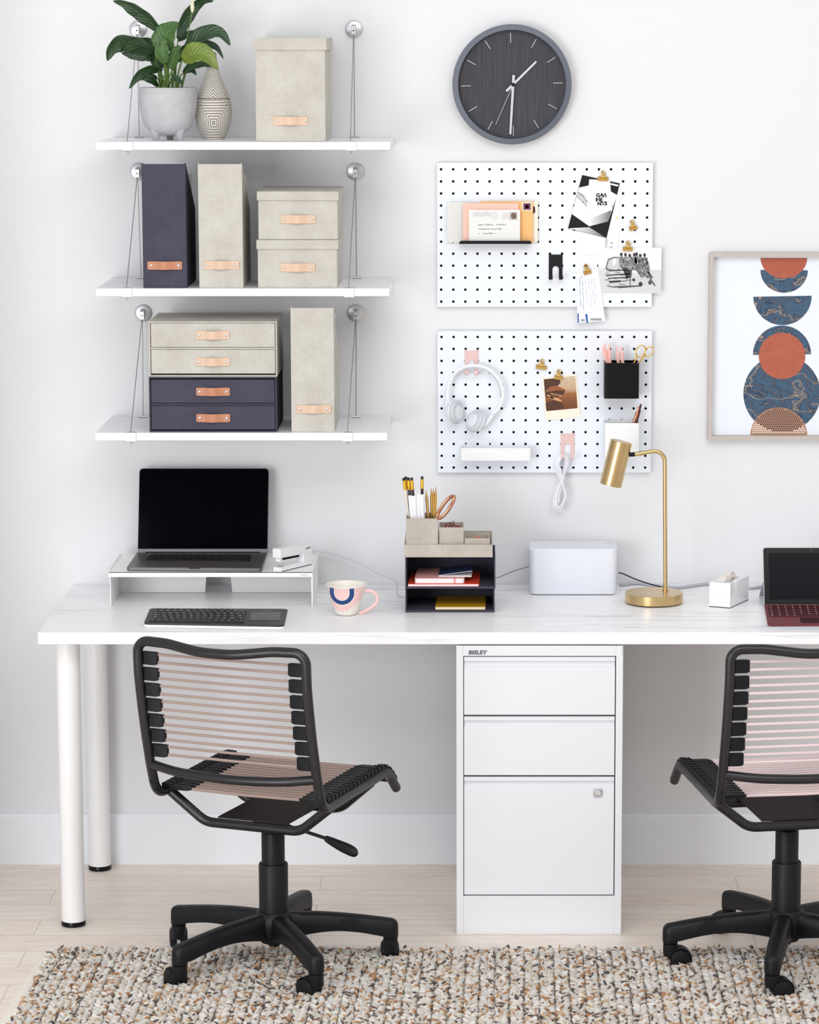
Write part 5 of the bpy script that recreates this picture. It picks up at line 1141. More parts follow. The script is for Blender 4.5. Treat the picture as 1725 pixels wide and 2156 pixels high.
MB().tube(smooth_path(hz_, 5), 0.0042, 12, flat=0.75).build('handle', mat('pink_glaze', (246, 200, 198), 0.25), mug, label='pink glazed handle')

# ------------------------------------------------------------------ letter trays and organizer
YT_ = on(950, 1289.5, ZD).y; DT = 0.182
def tray(x0, x1, zb, zt, dx, label):
    A, B = at(x0, 1240, YT_).x, at(x1, 1240, YT_).x; t = thing('letter_tray', ((A + B) / 2, YT_ + DT / 2, zb), label, 'letter tray', 'stacked dark letter trays'); th = 0.0032
    MB().box((A, YT_, zb), (B, YT_ + DT, zb + 0.0045)).build('floor_panel', M['felt'], t, bevel=0.0008)
    for xs in (A, B - th): MB().prism([(xs, YT_, zb + 0.0045), (xs, YT_ + (0.004 if xs == A else 0.012), zt), (xs, YT_ + DT, zt), (xs, YT_ + DT, zb + 0.0045)], (th, 0, 0)).build('side_panel', M['felt'], t, bevel=0.0006)
    MB().box((A + th, YT_ + DT - th, zb + 0.0045), (B - th, YT_ + DT, zt)).build('back_panel', M['felt'], t)
    return A, B
zt1 = at(950, 1239.5, YT_).z; zt2 = at(950, 1173, YT_).z
ta = tray(853.5, 1042, ZD + EPS, zt1 - 0.0003, 0, 'lower dark charcoal letter tray holding a yellow notebook'); tb = tray(853.5, 1043.5, zt1, zt2 - 0.0003, 0, 'upper dark charcoal letter tray holding red, pink and blue notebooks')
def book(name, pts, z, t, cover, label, cat, round_=0.0, pages='paper', sag=None, cov=0.0007):
    P = [Vector((p[0], p[1], z)) for p in pts]; c = sum(P, Vector()) / 4
    th_ = thing(name, (c.x, c.y, z), label, cat, None); out = fillet(P, round_, 5, True) if round_ else P
    ctr = Vector((c.x, c.y, 0))
    inn = [ctr + (Vector((p.x, p.y, 0)) - ctr) * 0.992 + Vector((0, 0, z + cov)) for p in out]
    MB().prism(inn, (0, 0, t - 2 * cov)).build('pages', M[pages], th_)
    MB().prism(out, (0, 0, cov)).build('cover', cover, th_); MB().prism([p + Vector((0, 0, t - cov)) for p in out], (0, 0, cov)).build('cover', cover, th_)
    return th_
zf2 = zt1 + 0.0048; zf1 = ZD + EPS + 0.0048
A_, B_ = on(858.5, 1235, zf2), on(1009, 1235, zf2)
A_.y = B_.y = YT_ + 0.003
rd = book('notebook', [(A_.x, A_.y), (B_.x, B_.y), (B_.x + 0.004, A_.y + 0.17), (A_.x + 0.006, A_.y + 0.17)], zf2, 0.0062, mat('red_cover', (222, 66, 32), 0.6), 'large orange-red notebook lying at the bottom of the upper letter tray', 'notebook', 0.003)
z2_ = zf2 + 0.0066; a2 = at(873, 1226, YT_ + 0.008); b2 = at(978, 1226, YT_ + 0.008)
pk = book('notebook', [(a2.x, YT_ + 0.008), (b2.x, YT_ + 0.008), (b2.x + 0.003, YT_ + 0.150), (a2.x + 0.005, YT_ + 0.150)], z2_, 0.0125, mat('pink_cover', (242, 182, 178), 0.6), 'pink notebook with elastic band resting on the orange-red notebook', 'notebook', 0.007, cov=0.001)
el = at(956, 1222, YT_ + 0.008).x
MB().box((el, YT_ + 0.0072, z2_ + 0.0002), (el + 0.004, YT_ + 0.0082, z2_ + 0.0128)).box((el, YT_ + 0.0072, z2_ + 0.0122), (el + 0.004, YT_ + 0.149, z2_ + 0.0129)).build('elastic_band', mat('coral_elastic', (238, 150, 144), 0.7), pk)
z3_ = z2_ + 0.0132; a3 = at(924, 1203, YT_ + 0.03); b3 = at(993, 1200, YT_ + 0.03)
bl = thing('booklet', ((a3.x + b3.x) / 2, YT_ + 0.06, z3_), 'dark blue booklet lying half open on the pink notebook', 'notebook')
cvr = mat('navy_cover', (26, 50, 92), 0.5); ang = 0.13; L3 = b3.x - a3.x
MB().prism([(a3.x, YT_ + 0.028, z3_), (b3.x, YT_ + 0.024, z3_), (b3.x, YT_ + 0.024, z3_ + 0.0025), (a3.x, YT_ + 0.028, z3_ + 0.0025)], (0.003, 0.09, 0)).build('pages', M['paper'], bl)
MB().prism([(a3.x, YT_ + 0.028, z3_ + 0.0028), (b3.x, YT_ + 0.027, z3_ + 0.0032 + L3 * ang), (b3.x, YT_ + 0.027, z3_ + 0.0044 + L3 * ang), (a3.x, YT_ + 0.028, z3_ + 0.0038)], (0.003, 0.09, 0)).build('pages', M['paper'], bl)
MB().prism([(a3.x - 0.0006, YT_ + 0.027, z3_ + 0.0039), (b3.x, YT_ + 0.026, z3_ + 0.0045 + L3 * ang), (b3.x, YT_ + 0.026, z3_ + 0.0051 + L3 * ang), (a3.x - 0.0006, YT_ + 0.027, z3_ + 0.0046)], (0.003, 0.092, 0)).build('cover', cvr, bl)
a4, b4 = at(916.5, 1284, YT_ + 0.010).x, at(1022.5, 1284, YT_ + 0.010).x
book('notebook', [(a4, YT_ + 0.010), (b4, YT_ + 0.010), (b4 + 0.001, YT_ + 0.16), (a4 + 0.003, YT_ + 0.16)], zf1, 0.0068, mat('mustard_cover', (216, 166, 22), 0.55), 'mustard yellow notebook lying in the lower letter tray', 'notebook', 0.0015, 'cream')
# organizer
zo = zt2; og = thing('desk_organizer', ((tb[0] + tb[1]) / 2, YT_ + 0.1, zo), 'taupe linen desk organizer with stepped cups on top of the letter trays', 'desk organizer')
xa, xb = at(851.5, 1160, YT_).x, at(1037.7, 1160, YT_).x; zft = at(950, 1146.5, YT_).z; DO = 0.185; y0o = YT_ - 0.002
LN = M['linen2']
MB().box((xa, y0o, zo), (xb, y0o + DO, zo + 0.003)).build('base', LN, og)
MB().box((xa, y0o, zo + 0.003), (xb, y0o + 0.003, zft)).build('front_wall', LN, og, bevel=0.0006)
for xs in (xa, xb - 0.003): MB().prism([(xs, y0o + 0.003, zo + 0.003), (xs, y0o + 0.003, zft), (xs, y0o + DO, zft + 0.004), (xs, y0o + DO, zo + 0.003)], (0.003, 0, 0)).build('side_wall', LN, og, bevel=0.0004)
MB().box((xa + 0.003, y0o + DO - 0.003, zo + 0.003), (xb - 0.003, y0o + DO, zft + 0.004)).build('back_wall', LN, og)
def cell(x0, x1, ytop, d0, d1, nm='cup', dyb=0.0):
    a, b = at(x0, ytop, y0o + d0).x, at(x1, ytop, y0o + d0).x; zt_ = at(950, ytop, y0o + d0).z; t = 0.0026; zb = zo + 0.0034; ya, yb = y0o + d0, y0o + d1
    mb = MB(); mb.box((a, ya, zb), (b, ya + t, zt_)); mb.box((a, yb - t, zb), (b, yb, zt_)); mb.box((a, ya + t, zb), (a + t, yb - t, zt_)); mb.box((b - t, ya + t, zb), (b, yb - t, zt_)); mb.box((a + t, ya + t, zb), (b - t, yb - t, zb + t))
    mb.build(nm, LN, og, bevel=0.0004); return a, b, ya, yb, zt_, zb + t
c1 = cell(855, 922.5, 1092, 0.004, 0.098, 'tall_cup'); cell(855, 922.5, 1090, 0.0985, 0.176, 'tall_cup')
c2 = cell(924.5, 976.5, 1110.5, 0.012, 0.095, 'middle_cup'); c3 = cell(979, 1031.5, 1133.5, 0.010, 0.095, 'low_cup')
# pencils, pens in the tall cup
M['ferrule'] = mat('gold_ferrule', (226, 176, 60), 0.3, 0.8); M['eraser'] = mat('black_eraser', (34, 32, 36), 0.7); M['pencil'] = mat('black_pencil_lacquer', (46, 38, 38), 0.25); M['pencilw'] = mat('white_pencil_lacquer', (236, 226, 214), 0.3)
ybase = (c1[2] + c1[3]) / 2
def pencil(tp_px, bx, by, m, label, Yt=0.0):
    top = at(tp_px[0], tp_px[1], ybase + Yt); ft = Vector((bx, by, c1[5] + 0.0005)); d = (top - ft).normalized(); L = (top - ft).length; r = 0.0036
    t = thing('pencil', ft, label, 'pencil', 'gold-banded pencils in the organizer')
    MB().lathe([(0.0005, 0), (r, 0.016), (r, L - 0.030)], ft, 6, d).build('shaft', m, t)
    MB().lathe([(r * 0.99, L - 0.030), (r * 1.08, L - 0.028), (r * 1.08, L - 0.008), (r * 0.98, L - 0.007)], ft, 14, d).build('ferrule', M['ferrule'], t)
    MB().lathe([(r * 0.95, L - 0.0085), (r * 0.95, L - 0.001), (r * 0.8, L)], ft, 12, d).build('eraser', M['eraser'], t)
x0c = c1[0] + 0.007
pencil((850, 1006), x0c + 0.010, ybase - 0.005, M['pencilw'], 'leftmost of the gold-banded pencils, tilted left with pale shaft', 0.012)
pencil((854.5, 1003.5), x0c + 0.006, ybase + 0.02, M['pencilw'], 'pale gold-banded pencil second from left in the organizer', 0.02)
pencil((860, 1005.5), x0c + 0.013, ybase + 0.012, M['pencil'], 'dark gold-banded pencil third from left in the organizer', 0.006)
pencil((867, 1005.5), x0c + 0.019, ybase + 0.002, M['pencil'], 'dark gold-banded pencil at the right of the left cluster in the organizer', 0.0)
pencil((889, 1003), x0c + 0.032, ybase + 0.002, M['pencil'], 'gold-banded pencil standing apart above the white pens', 0.01)
M['penw'] = mat('white_pen_plastic', (240, 241, 246), 0.3)
for i, (px_, py_, dxx, lb) in enumerate(((864, 1043, 0.013, 'leftmost white pen in the organizer, leaning left'), (872, 1044, 0.019, 'white pen second from left in the organizer'), (882, 1039.5, 0.026, 'white pen third from left, tallest in the organizer'), (889, 1041, 0.034, 'rightmost white pen in the organizer'))):
    top = at(px_, py_, ybase - 0.012); ft = Vector((x0c + dxx + 0.001, ybase - 0.02 + i * 0.003, c1[5] + 0.0005)); d = (top - ft).normalized(); L = (top - ft).length; t = thing('pen', ft, lb, 'pen', 'white pens in the organizer')
    MB().lathe([(0.002, 0), (0.0045, 0.012), (0.0052, 0.05), (0.0052, L - 0.003), (0.004, L), (0, L)], ft, 14, d).build('barrel', M['penw'], t)
    sd = Vector((0, -1, 0)); p_ = ft + d * (L - 0.004) + sd * 0.0054; e = d.cross(sd).normalized()
    MB().prism([p_ - e * 0.0016, p_ + e * 0.0016, p_ + e * 0.0011 - d * 0.034, p_ - e * 0.0011 - d * 0.034], sd * 0.001).build('pocket_clip', M['penw'], t)
for i, (px_, py_, dxx, lb) in enumerate(((897.5, 1031, 0.052, 'leftmost gold pencil in the organizer, leaning left'), (908.5, 1028, 0.056, 'gold pencil second from left in the organizer'), (913, 1028, 0.060, 'gold pencil third from left in the organizer'), (918, 1025.5, 0.0615, 'tallest gold pencil at the right in the organizer'))):
    top = at(px_, py_, ybase + 0.005); ft = Vector((x0c + dxx, ybase + 0.0 + (i % 2) * 0.008, c1[5] + 0.0005)); d = (top - ft).normalized(); L = (top - ft).length; t = thing('pencil', ft, lb, 'pencil', 'plain gold pencils in the organizer')
    MB().lathe([(0.0034, 0), (0.0034, L - 0.022), (0.0008, L - 0.003)], ft, 6, d).build('shaft', M['gold'], t); MB().lathe([(0.0009, L - 0.003), (0.0002, L)], ft, 6, d).build('lead', M['ink'], t)
# rose gold scissors handles
rs_ = thing('scissors', (c1[1] - 0.012, ybase - 0.03, c1[5]), 'rose-gold scissors leaning right in the organizer', 'scissors')
for k_, off in enumerate((-0.006, 0.006)):
    c_ = at(938 + k_ * 2, 1068, ybase - 0.036 + off * 1.3); ax_ = (at(951, 1045, ybase - 0.036) - at(917, 1092, ybase - 0.036)).normalized(); sd = Vector((0.8, -0.55, 0.2)); sd = (sd - ax_ * sd.dot(ax_)).normalized()
    lp = [c_ + ax_ * 0.0335 * math.cos(a) + sd * 0.0115 * math.sin(a) for a in [2 * PI * i / 32 for i in range(32)]]
    MB().tube(lp, 0.0034, 10, closed=True).build('handle', M['rose'], rs_)
MB().tube([at(919, 1089, ybase - 0.036), Vector((c1[1] - 0.016, ybase - 0.036, c1[5] + 0.03)), Vector((c1[1] - 0.02, ybase - 0.034, c1[5] + 0.002))], 0.003, 8, radii=[0.0036, 0.0032, 0.0008]).build('blade', M['steel'], rs_)
# binder clips heaped in the middle cup: uncountable little clips
rr = random.Random(5); pcm = MB(); 
for i in range(38):
    c_ = Vector((rr.uniform(c2[0] + 0.008, c2[1] - 0.008), rr.uniform(c2[2] + 0.01, c2[3] - 0.012), c2[4] + rr.uniform(-0.030, 0.000) + 0.0)); q = Euler((rr.uniform(0, 6), rr.uniform(0, 6), rr.uniform(0, 6))).to_matrix()
    if i % 3 == 0: c_.z = min(c_.z, c2[4] - 0.006) 
    lp = [c_ + q @ Vector((0.0075 * math.cos(a), 0.0035 * math.sin(a), 0.001 * math.sin(2 * a))) for a in [2 * PI * j / 14 for j in range(14)]]
    pcm.mark(rr.choice((0, 0, 1, 2))).tube(lp, 0.00062, 5, closed=True)
for i in range(9):
    c_ = Vector((rr.uniform(c2[0] + 0.010, c2[1] - 0.010), rr.uniform(c2[2] + 0.014, c2[3] - 0.012), c2[4] - rr.uniform(0.006, 0.02))); q = Euler((rr.uniform(0, 6), rr.uniform(0, 6), rr.uniform(0, 6))).to_matrix().to_4x4()
    pcm.mark(rr.choice((1, 2, 1))).prism([c_ + q.to_3x3() @ Vector(v) for v in ((-0.005, -0.003, 0), (0.005, -0.003, 0), (0.004, 0.004, 0.002), (-0.004, 0.004, 0.002))], q.to_3x3() @ Vector((0, 0, 0.0015)))
o = pcm.build('paper_clips', (mat('dark_wire', (70, 58, 62), 0.35, 0.7), mat('rose_red_clip', (176, 84, 84), 0.35, 0.3), M['rose']), org=(c2[0], c2[2], c2[5])); tag(o, 'tangle of dark and rose wire clips heaped in the middle organizer cup', 'clips'); o['kind'] = 'stuff'
o = MB().box((c3[0] + 0.02, c3[2] + 0.02, c3[5] + 0.0003), (c3[0] + 0.04, c3[2] + 0.045, c3[4] - 0.004)).build('eraser', mat('red_eraser', (214, 92, 70), 0.7), org=(c3[0] + 0.03, c3[2] + 0.03, c3[5]), bevel=0.002); tag(o, 'small red eraser just visible in the low organizer cup', 'eraser')

# ------------------------------------------------------------------ cable box
yb_ = on(1205, 1253.5, ZD).y; bx0, bx1 = at(1117, 1250, yb_).x, at(1298, 1250, yb_).x; tx0, tx1 = at(1114.5, 1156, yb_).x, at(1300.5, 1156, yb_).x; zbt = at(1205, 1156, yb_).z; dpb = 0.118
cbx = thing('cable_box', ((bx0 + bx1) / 2, yb_ + dpb / 2, ZD), 'white rounded cable organiser box beside the brass lamp', 'cable box')
def loft(name, secs, m, parent, n=7, **kw):
    mb = MB(); N = None; vs = []; fs = []
    for (cx, cy_, w_, d_, r_, z) in secs:
        L = rrect(cx, cy_, w_, d_, r_, n); N = len(L); vs += [(x, y, z) for x, y in L]
    for i in range(len(secs) - 1):
        for k in range(N): fs.append((i * N + k, i * N + (k + 1) % N, (i + 1) * N + (k + 1) % N, (i + 1) * N + k))
    mb.add(vs, fs, True); mb.add([], []); o = len(mb.v) - len(vs)
    mb.f.append(list(reversed(range(N)))); mb.m.append(0); mb.sm.append(False); mb.f.append([(len(secs) - 1) * N + k for k in range(N)]); mb.m.append(0); mb.sm.append(False)
    return mb.build(name, m, parent, **kw)
cxm = (bx0 + bx1) / 2; cym = yb_ + dpb / 2
M['boxw'] = mat('cool_white_plastic', (230, 233, 242), 0.4)
loft('foot', [(cxm, cym, bx1 - bx0 - 0.012, dpb - 0.012, 0.012, ZD + EPS), (cxm, cym, bx1 - bx0 - 0.012, dpb - 0.012, 0.012, ZD + 0.0022)], M['gap'], cbx)
loft('shell', [(cxm, cym, bx1 - bx0 - 0.004, dpb - 0.004, 0.014, ZD + 0.0022), (cxm, cym, bx1 - bx0, dpb, 0.016, ZD + 0.005), (cxm, cym, tx1 - tx0 - 0.001, dpb + 0.003, 0.016, zbt - 0.007)], M['boxw'], cbx)
loft('lid', [(cxm, cym, tx1 - tx0, dpb + 0.004, 0.0165, zbt - 0.0068), (cxm, cym, tx1 - tx0, dpb + 0.004, 0.0165, zbt - 0.002), (cxm, cym, tx1 - tx0 - 0.004, dpb, 0.0145, zbt)], M['boxw'], cbx)
tx = MB(); p = on(1283, 1143.5, zbt); py_ = min(p.y, yb_ + dpb - 0.012)
for dx_, w_, h_ in ((-0.008, 0.0022, 0.003), (-0.0045, 0.003, 0.004), (0.0, 0.0024, 0.005), (0.004, 0.0032, 0.004), (0.0085, 0.002, 0.003)): tx.box((p.x + dx_, py_, zbt), (p.x + dx_ + w_, py_ + h_, zbt + 0.0002))
tx.build('badge', M['grey_ink'], cbx, label='small grey marks on the lid')

# ------------------------------------------------------------------ brass lamp
lc = on(1377.5, 1280, ZD); rl = (at(1438.5, 1262, lc.y + 0.07).x - at(1316.5, 1262, lc.y + 0.07).x) / 2; lc.y += rl; lx = at(1377.5, 1260, lc.y).x; hl_ = 0.0265
lamp = thing('desk_lamp', (lx, lc.y, ZD), 'brushed brass desk lamp with cylindrical shade standing right of the cable box', 'lamp')
MB().lathe([(rl - 0.003, EPS), (rl - 0.0015, 0.0025)], (lx, lc.y, ZD), 72).build('felt_pad', M['gloss_black'], lamp)
MB().lathe([(rl - 0.001, 0.0025), (rl, 0.0035), (rl, hl_ - 0.001), (rl - 0.001, hl_)], (lx, lc.y, ZD), 96).build('base', M['brass'], lamp)
yp = on(1401, 1243, ZD + hl_).y; xp = at(1401, 1243, yp).x; zt_ = at(1400, 946, yp).z
pth = [at(1401.5, 1243, yp)]; pth[0].z = ZD + hl_
pth += [at(1400.3, 946, yp), at(1336, 957, yp)]
pth[1].x = at(1400.3, 946, yp).x + 0.000; 
MB().tube(fillet(pth, 0.026, 10), 0.0052, 18).build('stem', M['brass'], lamp)
MB().lathe([(0.0075, 0), (0.0075, 0.0025), (0.0056, 0.003)], (pth[0].x, yp, ZD + hl_), 24, cap0=False).build('collar', M['brass'], lamp)
s0, s1 = at(1308.8, 929.2, yp - 0.0), at(1286.3, 1021.3, yp - 0.0); ax = (s1 - s0).normalized(); Ls = (s1 - s0).length; rs2 = 0.0272
MB().lathe([(0, 0), (rs2 - 0.0006, 0), (rs2, 0.0006), (rs2, Ls), (rs2 - 0.0012, Ls), (rs2 - 0.0012, 0.012), (0, 0.012)], s0, 64, ax).build('shade', M['brass'], lamp)
MB().lathe([(0.0, 0.012), (0.012, 0.014), (0.016, 0.04), (0.014, 0.055), (0, 0.062)], s0, 24, ax).build('bulb', mat('frosted_bulb', (240, 240, 236), 0.4), lamp)
jn = at(1322, 957.5, yp); MB().cyl(jn, at(1337, 956.5, yp), 0.0056, 16).build('joint', M['gloss_black'], lamp)
MB().cyl(at(1345, 955.2, yp), at(1353, 953.8, yp), 0.0060, 18).build('arm_sleeve', M['brass'], lamp)
tx = MB(); p = on(1355, 1252, ZD + hl_)
for (dx_, rr2) in ((-0.006, 0.0016), (0.0, 0.002), (0.006, 0.0016)):
    tx.tube([(p.x + dx_ + rr2 * math.cos(a), p.y + rr2 * math.sin(a), ZD + hl_ + 0.0002) for a in [2 * PI * i / 12 for i in range(9)]], 0.0003, 4)
tx.build('touch_mark', M['grey_ink'], lamp, label='small dark switch mark')

# ------------------------------------------------------------------ tape dispenser
TA, TB_, TC = on(1493.5, 1277.5, ZD), on(1537.5, 1281.2, ZD), on(1576.9, 1263, ZD)
wv_ = TB_ - TA; lv = TC - TB_; wl, ll = wv_.length, lv.length; wv_.normalize(); lv.normalize(); ht = at(1493, 1225.5, TA.y).z - ZD
td = thing('tape_dispenser', (TA + TC) / 2, 'white block tape dispenser with a roll of tape beside the tablet', 'tape dispenser'); ORG[td.name] = (TA + TC) / 2
g = lambda l, w_, z: TA + wv_ * w_ + lv * l + Vector((0, 0, z))
def tb_(name, l0, l1, w0, w1, z0_, z1_, m, bv=0.0008):
    vs = [g(l0, w0, z0_), g(l0, w1, z0_), g(l1, w1, z0_), g(l1, w0, z0_), g(l0, w0, z1_), g(l0, w1, z1_), g(l1, w1, z1_), g(l1, w0, z1_)]
    return MB().add(vs, [(0, 3, 2, 1), (4, 5, 6, 7), (0, 1, 5, 4), (1, 2, 6, 5), (2, 3, 7, 6), (3, 0, 4, 7)], False).build(name, m, td, bevel=bv)
n1, n2 = ll * 0.17, ll * 0.33; slotz = ht * 0.50
tb_('base_pad', 0.0005, ll - 0.0005, 0.0005, wl - 0.0005, EPS, 0.0018, M['rubber'], 0)
tb_('body', 0, ll, 0, wl, 0.0018, slotz, M['white']); tb_('front_block', 0, n1, 0, wl, slotz, ht, M['white'])
tb_('rear_block', n2 + 0.004, ll, 0, wl * 0.22, slotz, ht, M['white']); tb_('rear_block', n2, ll, wl * 0.78, wl, slotz, ht, M['white']); tb_('rear_wall', ll * 0.82, ll, wl * 0.22, wl * 0.78, slotz, ht, M['white'])
rc = g(ll * 0.50, wl * 0.5, slotz + 0.026)
MB().lathe([(0.013, -0.008), (0.0235, -0.008), (0.0235, 0.008), (0.013, 0.008)], rc, 48, wv_, False, False).build('tape_roll', mat('clear_tape', (240, 232, 226), 0.25, trans=0.15), td, label='roll of translucent tape')
MB().lathe([(0.013, -0.0088), (0.0133, 0.0088), (0.010, 0.0088), (0.010, -0.0088)], rc, 32, wv_).build('core', M['cream'], td)
MB().prism([g(0.004, wl * 0.28, ht), g(0.004, wl * 0.72, ht), g(0.009, wl * 0.72, ht), g(0.009, wl * 0.28, ht)], (0, 0, 0.0016)).build('cutter', M['steel'], td)
MB().prism([g(0.008, wl * 0.32, ht + 0.002), g(0.008, wl * 0.68, ht + 0.002), g(0.024, wl * 0.68, ht + 0.012), g(0.024, wl * 0.32, ht + 0.012)], (0, 0, 0.0004)).build('tape_end', mat('clear_tape', (240, 232, 226), 0.25), td)
tx = MB(); text_mb(tx, 'poppin', 0.006, g(ll * 0.84, wl + 0.0003, 0.012), lv, (0, 0, 1), 0.0002, 0.02); tx.build('badge', M['light_ink'], td, label='pale maker lettering')

# ------------------------------------------------------------------ tablet computer with burgundy keyboard
tpY = on(1611, 1277, ZD).y; KF = on(1620, 1318, ZD)
tab = thing('tablet_computer', (KF.x + 0.12, -0.42, ZD), 'black-screened tablet with burgundy clip-on keyboard at the right end of the desk', 'tablet computer')
W_t = 0.262; kl0 = on(1610, 1278, ZD); kl0.y = tpY - 0.0005; kf0 = on(1617.5, 1317, ZD + 0.002)
KP = [Vector((kf0.x, kf0.y, ZD + 0.0006)), Vector((kf0.x + W_t, kf0.y, ZD + 0.0006)), Vector((kl0.x + W_t, kl0.y, ZD + 0.0006)), Vector((kl0.x, kl0.y, ZD + 0.0006))]
M['burg'] = mat('burgundy_fabric', (112, 44, 52), 0.75, var=0.1, vscale=300); M['burgkey'] = mat('burgundy_key', (72, 18, 28), 0.5)
MB().prism(fillet(KP, [0.008, 0.008, 0.001, 0.001], 5, True), (0, 0, 0.0042)).build('keyboard_cover', M['burg'], tab, bevel=0.001)
qt = quadmap(*[p + Vector((0, 0, 0.0042)) for p in KP])
for r_ in range(6):
    for c_ in range(14):
        u0, u1 = 0.028 + c_ * 0.0685, 0.028 + (c_ + 1) * 0.0685 - 0.006; v0 = 0.37 + r_ * 0.102
        if r_ == 0 and c_ > 3:
            if c_ == 4: qbox(MB(), qt, u0, u0 + 0.33, v0, v0 + 0.085, 0, 0.0012).build('space_bar', M['burgkey'], tab)
            if c_ < 9: continue
        kb1 = qbox(MB(), qt, u0, u1, v0, v0 + (0.085 if r_ < 5 else 0.06), 0, 0.0012)
        um, vm = (u0 + u1) / 2 - 0.004, v0 + 0.045; kb1.mark(1); kb1.add([qt(um - 0.008, vm - 0.014, 0.0013), qt(um + 0.008, vm - 0.014, 0.0013), qt(um + 0.008, vm + 0.014, 0.0013), qt(um - 0.008, vm + 0.014, 0.0013)], [(0, 1, 2, 3)], False)
        kb1.build('key', (M['burgkey'], mat('rose_key_legend', (196, 160, 158), 0.6)), tab)
qbox(MB(), qt, 0.30, 0.70, 0.06, 0.33, 0, 0.0004).build('trackpad', mat('burgundy_trackpad', (66, 20, 28), 0.3), tab)
sb0 = Vector((on(1611, 1277, ZD + 0.004).x, tpY, ZD + 0.0035)); Yt3 = tpY + 0.042; st0 = at(1606.3, 1152.5, Yt3); 
P4 = [sb0, sb0 + Vector((W_t - 0.003, 0, 0)), Vector((st0.x + W_t + 0.006, Yt3, st0.z)), Vector((st0.x, Yt3, st0.z))]
P4[3].x = st0.x
nv2 = (P4[1] - P4[0]).cross(P4[3] - P4[0]).normalized()
MB().prism(fillet(P4, [0.001, 0.001, 0.007, 0.007], 6, True), -nv2 * 0.006).build('body', M['steel'], tab, bevel=0.0008, label='silver tablet body')
P5 = inset(P4, 0.0012); MB().prism([p + nv2 * 0.0003 for p in fillet(P5, [0.001, 0.001, 0.006, 0.006], 6, True)], -nv2 * 0.0006).build('screen_glass', M['gloss_black'], tab)
P6 = inset(P4, 0.014); MB().prism([p + nv2 * 0.0006 for p in P6], -nv2 * 0.0004).build('display', mat('dark_display', (16, 17, 23), 0.2, spec=0.1), tab)
cm = (P4[2] + P4[3]) / 2 + (P4[0] - P4[3]).normalized() * 0.006 - Vector((0.015, 0, 0)); MB().lathe([(0.0016, 0), (0.0012, 0.0004), (0, 0.0004)], cm + nv2 * 0.0003, 14, nv2).build('camera_dot', M['spacegrey'], tab)
kq = P4[0].lerp(P4[3], 0.5); ksl = MB(); ka, kbp = P4[0].lerp(P4[3], 0.42), P4[1].lerp(P4[2], 0.42); off = -nv2 * 0.0065
ksl.prism([ka + off, kbp + off, Vector((kbp.x, tpY + 0.13, ZD + 0.001)), Vector((ka.x, tpY + 0.13, ZD + 0.001))], (0, 0.001, 0.001)); ksl.build('kickstand', M['steel'], tab)

# ------------------------------------------------------------------ cables on the desk
M['gcable'] = mat('pale_grey_cable', (200, 205, 208), 0.5); M['pipe'] = mat('grey_cable_sheath', (182, 182, 192), 0.5)
pts = [Vector((at(560, 1168, -0.085).x, -0.085, zr + 0.0045))] + [at(x, y, Y) for x, y, Y in ((610, 1166, -0.04), (655, 1166, -0.030), (700, 1167.5, -0.03), (752, 1185, -0.035), (800, 1210, -0.05), (835, 1226, -0.08))] + [Vector((ta[0] - 0.02, YT_ + DT + 0.02, ZD + 0.002)), Vector((ta[0] + 0.05, YT_ + DT + 0.025, ZD + 0.0022))]
for p in pts: p.z = max(p.z, ZD + 0.0022)
pts[1].z = max(pts[1].z, zr + 0.005); pts[2].z = max(pts[2].z, zr + 0.005)
o = MB().tube(smooth_path(pts, 8), 0.0015, 8).build('laptop_cable', M['gcable'], org=pts[3]); tag(o, 'thin pale cable arching from the laptop towards the letter trays', 'cable')
pts = [Vector((tb[1] - 0.06, YT_ + DT + 0.02, ZD + 0.003)), at(1035, 1220, YT_ + DT + 0.012), at(1052, 1215, YT_ + DT + 0.012), at(1080, 1203, -0.12), at(1105, 1195.5, -0.10), at(1122, 1192, -0.095)]
for p in pts: p.z = max(p.z, ZD + 0.0022)
pts[-1].x = min(pts[-1].x, bx0 - 0.0015)
o = MB().tube(smooth_path(pts, 8), 0.0013, 8).build('thin_cable', M['wire'], org=pts[2]); tag(o, 'thin grey cable running from the letter trays to the white cable box', 'cable')
pts = [at(1303, 1206, -0.10), at(1312, 1208, -0.10), at(1340, 1220, -0.115), at(1370, 1230, -0.13), at(1392, 1235.5, -0.145), at(1401, 1238, -0.155)]
pts[0].x = max(pts[0].x, tx1 + 0.003)
for p in pts: p.z = max(p.z, ZD + 0.002)
o = MB().tube(smooth_path(pts, 8), 0.0016, 8).build('lamp_cable', M['ink'], org=pts[2]); tag(o, 'black cable from the cable box to the brass lamp', 'cable')
pts = [on(x, y, ZD + 0.0042) for x, y in ((1306, 1232), (1340, 1228), (1380, 1233), (1425, 1237), (1455, 1234), (1492, 1229.5), (1540, 1232), (1580, 1238), (1606, 1235), (1660, 1235), (1760, 1234))]
for p in pts: p.y = min(p.y, -0.006); p.z = ZD + 0.0042
o = MB().tube(smooth_path(pts, 8), 0.0038, 10).build('power_cable', M['pipe'], org=pts[3]); tag(o, 'thick grey cable lying along the wall behind lamp and tape dispenser', 'cable')
